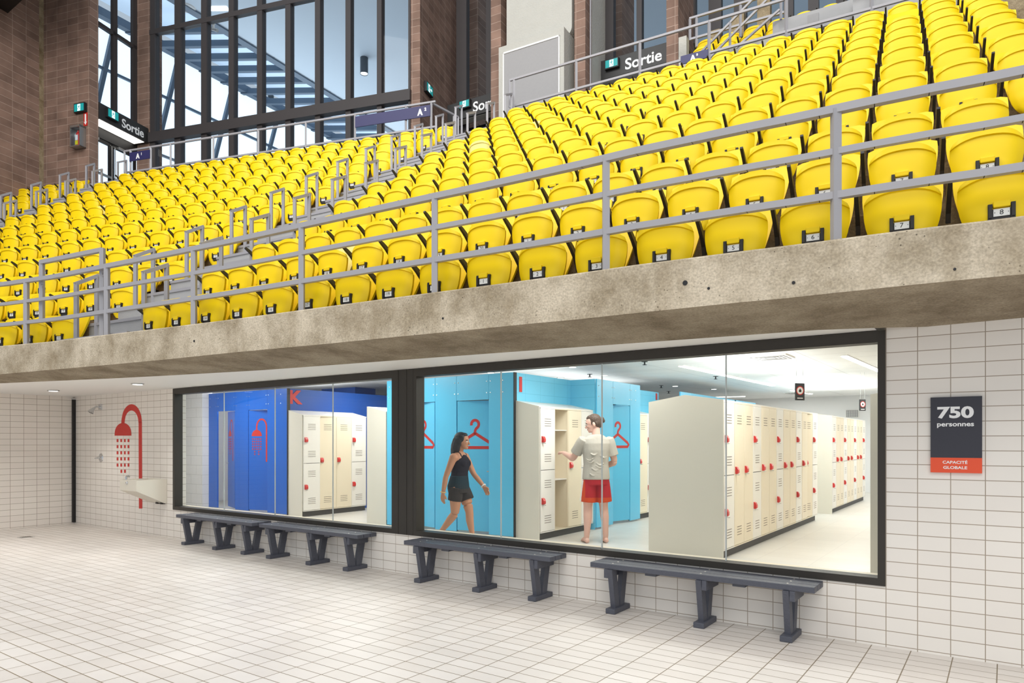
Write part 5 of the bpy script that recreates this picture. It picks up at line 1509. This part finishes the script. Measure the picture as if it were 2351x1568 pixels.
def face_bits(Mh, root, s, lip):
    for e in (-1, 1):
        c = Mh @ (Vector((e * 0.031, 0.097, 0.106)) * s)
        mb = MB(); mb.ball(c, 0.0115 * s, seg=12, mi=0); mb.ball(Mh @ (Vector((e * 0.031, 0.1045, 0.106)) * s), 0.0055 * s, seg=10, mi=1)
        mb.build('eye', [M['white'], M['ink']], root, smooth='all')
        mb = MB(); mb.tube([Mh @ (Vector((e * 0.012, 0.109, 0.124)) * s), Mh @ (Vector((e * 0.032, 0.106, 0.130)) * s), Mh @ (Vector((e * 0.052, 0.092, 0.124)) * s)], 0.0042 * s, 8)
        mb.build('eyebrow', lip[1], root, smooth='all')
    mb = MB(); mb.tube([Mh @ (Vector((x * 0.02, 0.1135 - 0.012 * x * x, 0.0405)) * s) for x in (-1, -0.5, 0, 0.5, 1)], 0.0042 * s, 8)
    mb.build('lips', lip[0], root, smooth='all')
M['lip'] = mat('lip', (190, 110, 104), 0.5)

# --- the man at the open locker, seen from behind
t = thing('person', 'man in grey t-shirt and red shorts, seen from behind, reaching into the open locker', 'person', (-4.60, 8.46, ZF), R(42))
Mh = Matrix.Translation((0, 0.005, 1.545)) @ Matrix.Rotation(R(72), 4, 'Z') @ Matrix.Rotation(R(-14), 4, 'X')
mb = MB()
torso(mb, [(0.80, 0, 0, 0.12, 0.09), (0.86, 0, 0, 0.165, 0.118), (0.94, 0, -0.005, 0.168, 0.12), (1.04, 0, 0, 0.148, 0.10), (1.15, 0, 0, 0.152, 0.105), (1.28, 0, 0, 0.172, 0.115), (1.37, 0, 0, 0.185, 0.108), (1.43, 0, -0.005, 0.165, 0.085), (1.475, 0, -0.005, 0.10, 0.065)])
limb(mb, [(0, -0.012, 1.44), (0, -0.006, 1.52), (0, 0.01, 1.59)], [0.068, 0.057, 0.056])
head_geo(mb, Mh)
for s in (-1, 1):
    limb(mb, [(s * 0.088, 0, 0.86), (s * 0.10, 0.012, 0.68), (s * 0.112, 0.015, 0.50), (s * 0.118, -0.012, 0.36), (s * 0.128, -0.018, 0.20), (s * 0.134, -0.012, 0.085)], [0.098, 0.082, 0.060, 0.060, 0.044, 0.036])
    limb(mb, [(s * 0.134, -0.045, 0.035), (s * 0.138, 0.03, 0.045), (s * 0.145, 0.12, 0.03), (s * 0.15, 0.165, 0.02)], [0.033, 0.038, 0.032, 0.020])
    for q in range(5): limb(mb, [(s * (0.125 + q * 0.012), 0.155 - q * 0.006, 0.018), (s * (0.127 + q * 0.0125), 0.19 - q * 0.012, 0.014)], [0.013, 0.010], 10, 2)
shL, elL, wrL = (-0.185, 0.0, 1.405), (-0.295, 0.13, 1.165), (-0.385, 0.355, 1.235)
shR, elR, wrR = (0.185, 0.0, 1.405), (0.262, 0.015, 1.115), (0.185, 0.215, 1.035)
for a, b, c in ((shL, elL, wrL), (shR, elR, wrR)):
    limb(mb, [a, ((a[0] + b[0]) / 2 * 1.02, (a[1] + b[1]) / 2, (a[2] + b[2]) / 2), b, ((b[0] * 0.6 + c[0] * 0.4), (b[1] * 0.6 + c[1] * 0.4), (b[2] * 0.6 + c[2] * 0.4)), c], [0.062, 0.052, 0.042, 0.043, 0.028])
hand(mb, wrL, (-0.25, 0.95, 0.1), (0, -0.1, 1), (1, 0.2, 0), 38)
hand(mb, wrR, (-0.55, 0.8, -0.1), (0.7, 0.5, 0.3), (0, 0, 1), 45)
o = bpy.data.objects.new('body', remesh(mb, 'body', M['skin_m'], 0.0058, 5)); COL.objects.link(o); o.parent = t
face_bits(Mh, t, 1.0, (M['lip'], M['hair_m']))
mb = MB()
def hb(c, rx, ry, rz): mb.ball(Mh @ Vector(c), rx, ry, rz, 18, M=Mh.to_3x3().to_4x4())
hb((0, -0.016, 0.146), 0.083, 0.096, 0.092); hb((0, -0.045, 0.105), 0.074, 0.066, 0.08); hb((0, -0.062, 0.072), 0.05, 0.04, 0.05); hb((0, 0.03, 0.19), 0.06, 0.06, 0.04)
for e in (-1, 1): hb((e * 0.07, 0.022, 0.115), 0.012, 0.014, 0.035); hb((e * 0.066, -0.03, 0.10), 0.018, 0.03, 0.04)
hb((0, -0.118, 0.125), 0.040, 0.036, 0.040); hb((0.014, -0.128, 0.108), 0.030, 0.028, 0.028); hb((-0.016, -0.124, 0.142), 0.026, 0.026, 0.024)
o = bpy.data.objects.new('hair', remesh(mb, 'hair', M['hair_m'], 0.006, 3)); COL.objects.link(o); o.parent = t
mb = MB()
torso(mb, [(0.875, 0.0, 0, 0.188, 0.138), (0.90, 0, 0, 0.190, 0.140), (0.98, 0, 0.0, 0.184, 0.136), (1.08, 0, 0, 0.172, 0.126), (1.18, 0, 0, 0.178, 0.126), (1.28, 0, 0, 0.192, 0.132), (1.37, 0, 0, 0.202, 0.126), (1.43, 0, -0.005, 0.182, 0.102), (1.472, 0, -0.008, 0.115, 0.085), (1.492, 0, -0.008, 0.082, 0.075)])
def mid(a, b, k): return tuple(a[i] + (b[i] - a[i]) * k for i in range(3))
for a, b in ((shL, elL), (shR, elR)):
    mb.tube([mid(a, b, -0.12), mid(a, b, 0.1), mid(a, b, 0.45), mid(a, b, 0.70)], [0.070, 0.080, 0.080, 0.083], 18)
rnd = random.Random(3)
for q in range(9):
    z = 0.93 + q * 0.035; x = rnd.uniform(-0.13, 0.12)
    limb(mb, [(x - 0.05, -0.128, z + 0.03), (x, -0.131, z), (x + 0.05, -0.128, z + 0.025)], [0.005, 0.009, 0.005], 8, 4)
o = bpy.data.objects.new('t_shirt', remesh(mb, 't_shirt', M['shirt'], 0.0065, 4)); COL.objects.link(o); o.parent = t
mb = MB()
torso(mb, [(0.80, 0, 0, 0.176, 0.13), (0.88, 0, 0, 0.180, 0.132), (0.965, 0, -0.003, 0.176, 0.128), (0.985, 0, -0.003, 0.172, 0.124)])
for s in (-1, 1):
    mb.tube([(s * 0.088, 0, 0.86), (s * 0.097, 0.005, 0.74), (s * 0.108, 0.01, 0.62), (s * 0.112, 0.012, 0.565)], [0.098, 0.108, 0.112, 0.114], 20)
def pick(c, n):
    if c.z < 0.625 and c.x > -0.21: return 1
    if c.x < -0.17 and n.x < -0.55 and c.z < 0.86: return 2 if c.y > -0.03 else 1
    return 0
o = bpy.data.objects.new('shorts', remesh(mb, 'shorts', [M['shorts'], M['shorts_hem'], M['white']], 0.0065, 4, pick)); COL.objects.link(o); o.parent = t

# --- the woman walking past the cubicles
t = thing('person', 'woman with long dark hair in black top and shorts, walking past the light blue cubicle', 'person', (-6.07, 7.28, ZF), R(-78))
Mh = Matrix.Translation((0, 0.03, 1.300)) @ Matrix.Rotation(R(6), 4, 'Z') @ Matrix.Rotation(R(-3), 4, 'X')
S_ = 0.95
mb = MB()
torso(mb, [(0.70, 0, 0, 0.12, 0.10), (0.77, 0, -0.01, 0.158, 0.125), (0.83, 0, -0.01, 0.158, 0.122), (0.92, 0, 0.005, 0.126, 0.096), (0.98, 0, 0.01, 0.122, 0.092), (1.06, 0, 0.018, 0.138, 0.11), (1.13, 0, 0.018, 0.148, 0.112), (1.19, 0, 0.01, 0.152, 0.085), (1.235, 0, 0.008, 0.115, 0.062), (1.26, 0, 0.008, 0.06, 0.05)])
for e in (-1, 1): mb.ball((e * 0.066, 0.09, 1.10), 0.052, 0.042, 0.052, 16)
limb(mb, [(0, 0.005, 1.215), (0, 0.015, 1.275), (0, 0.03, 1.34)], [0.052, 0.045, 0.046])
head_geo(mb, Mh, S_)
limb(mb, [(-0.08, 0, 0.77), (-0.085, 0.065, 0.60), (-0.08, 0.115, 0.44), (-0.078, 0.125, 0.32), (-0.076, 0.155, 0.17), (-0.076, 0.175, 0.085)], [0.092, 0.080, 0.056, 0.054, 0.037, 0.031])
limb(mb, [(-0.076, 0.155, 0.035), (-0.078, 0.23, 0.045), (-0.08, 0.32, 0.03), (-0.08, 0.37, 0.025)], [0.030, 0.032, 0.026, 0.016])
limb(mb, [(0.08, 0, 0.77), (0.085, -0.01, 0.60), (0.082, -0.025, 0.43), (0.08, -0.09, 0.34), (0.076, -0.20, 0.21), (0.076, -0.26, 0.135)], [0.092, 0.080, 0.056, 0.054, 0.037, 0.031])
limb(mb, [(0.076, -0.285, 0.11), (0.078, -0.23, 0.075), (0.08, -0.16, 0.028), (0.08, -0.11, 0.018)], [0.028, 0.031, 0.025, 0.015])
shR, elR, wrR = (0.160, 0.0, 1.185), (0.215, -0.085, 0.925), (0.225, -0.125, 0.70)
shL, elL, wrL = (-0.160, 0.015, 1.185), (-0.215, 0.12, 0.945), (-0.195, 0.285, 0.775)
for a, b, c in ((shL, elL, wrL), (shR, elR, wrR)):
    limb(mb, [a, mid(a, b, 0.5), b, mid(b, c, 0.4), c], [0.055, 0.045, 0.036, 0.036, 0.024])
hand(mb, wrR, (0.0, -0.05, -1), (1, -0.2, 0), (0, 1, 0), 28, 0.92)
hand(mb, wrL, (0.05, 0.55, -0.8), (-1, 0.1, 0), (0.2, 1, 0.5), 28, 0.92)
o = bpy.data.objects.new('body', remesh(mb, 'body', M['skin_w'], 0.0055, 5)); COL.objects.link(o); o.parent = t
face_bits(Mh, t, S_, (M['lip'], M['hair_w']))
mb = MB()
def hw_(c, rx, ry, rz): mb.ball(Mh @ (Vector(c) * S_), rx * S_, ry * S_, rz * S_, 18, M=Mh.to_3x3().to_4x4())
hw_((0, -0.012, 0.150), 0.088, 0.100, 0.090); hw_((0, -0.055, 0.09), 0.088, 0.075, 0.10); hw_((0, -0.075, 0.01), 0.092, 0.070, 0.095); hw_((0, -0.085, -0.06), 0.085, 0.06, 0.07); hw_((0, 0.035, 0.197), 0.06, 0.055, 0.035)
for e in (-1, 1): hw_((e * 0.074, -0.015, 0.09), 0.024, 0.048, 0.085); hw_((e * 0.075, -0.03, 0.01), 0.028, 0.045, 0.08); hw_((e * 0.068, 0.025, 0.145), 0.02, 0.04, 0.05)
rnd = random.Random(5)
for q in range(26):
    a = rnd.uniform(0.15, math.pi - 0.15) + math.pi; r_ = 0.088
    x0, y0 = r_ * math.cos(a), -0.04 + 0.07 * math.sin(a)
    z0 = rnd.uniform(0.05, 0.14)
    limb(mb, [Mh @ (Vector((x0, y0, z0)) * S_), Mh @ (Vector((x0 * 1.12 + rnd.uniform(-.01, .01), y0 * 1.1 - 0.01, z0 - 0.08)) * S_), Mh @ (Vector((x0 * 1.05 + rnd.uniform(-.02, .02), y0 * 1.15, z0 - rnd.uniform(0.15, 0.2))) * S_)], [0.016, 0.015, 0.007], 8, 4)
o = bpy.data.objects.new('hair', remesh(mb, 'hair', M['hair_w'], 0.006, 2)); COL.objects.link(o); o.parent = t
mb = MB()
torso(mb, [(0.925, 0, 0.005, 0.137, 0.107), (0.98, 0, 0.01, 0.133, 0.103), (1.06, 0, 0.018, 0.147, 0.119), (1.12, 0, 0.020, 0.154, 0.120), (1.165, 0, 0.020, 0.140, 0.103), (1.20, 0, 0.015, 0.095, 0.085), (1.215, 0, 0.012, 0.08, 0.075)])
for e in (-1, 1):
    mb.ball((e * 0.066, 0.092, 1.10), 0.060, 0.050, 0.060, 16)
    limb(mb, [(e * 0.085, 0.085, 1.15), (e * 0.075, 0.05, 1.235), (e * 0.075, -0.03, 1.235), (e * 0.085, -0.06, 1.15)], [0.016, 0.012, 0.012, 0.016], 10, 5)
o = bpy.data.objects.new('tank_top', remesh(mb, 'tank_top', M['black_cloth'], 0.006, 3)); COL.objects.link(o); o.parent = t
mb = MB()
torso(mb, [(0.745, 0, -0.008, 0.168, 0.136), (0.80, 0, -0.010, 0.170, 0.135), (0.86, 0, -0.004, 0.156, 0.122), (0.935, 0, 0.004, 0.139, 0.109)])
o = bpy.data.objects.new('waist_wrap', remesh(mb, 'waist_wrap', M['teal_cloth'], 0.006, 3)); COL.objects.link(o); o.parent = t
mb = MB()
torso(mb, [(0.70, 0, -0.004, 0.160, 0.130), (0.74, 0, -0.006, 0.168, 0.135), (0.79, 0, -0.009, 0.167, 0.133)])
mb.tube([(-0.08, 0.0, 0.77), (-0.084, 0.055, 0.66), (-0.085, 0.085, 0.595)], [0.099, 0.098, 0.096], 20)
mb.tube([(0.08, 0.0, 0.77), (0.084, -0.012, 0.66), (0.085, -0.022, 0.595)], [0.099, 0.098, 0.096], 20)
o = bpy.data.objects.new('shorts', remesh(mb, 'shorts', M['char_cloth'], 0.006, 3)); COL.objects.link(o); o.parent = t
def band(c, d, r_, m):
    d = Vector(d).normalized(); a = d.orthogonal().normalized(); b = d.cross(a); c = Vector(c)
    mb = MB(); mb.tube([c + (a * math.cos(R(q)) + b * math.sin(R(q))) * r_ for q in range(0, 361, 15)], 0.008, 8)
    mb.build('bracelet', m, t, smooth='all')
band(mid(elR, wrR, 0.93), Vector(wrR) - Vector(elR), 0.033, M['gold'])
band(mid(elL, wrL, 0.93), Vector(wrL) - Vector(elL), 0.032, M['white'])
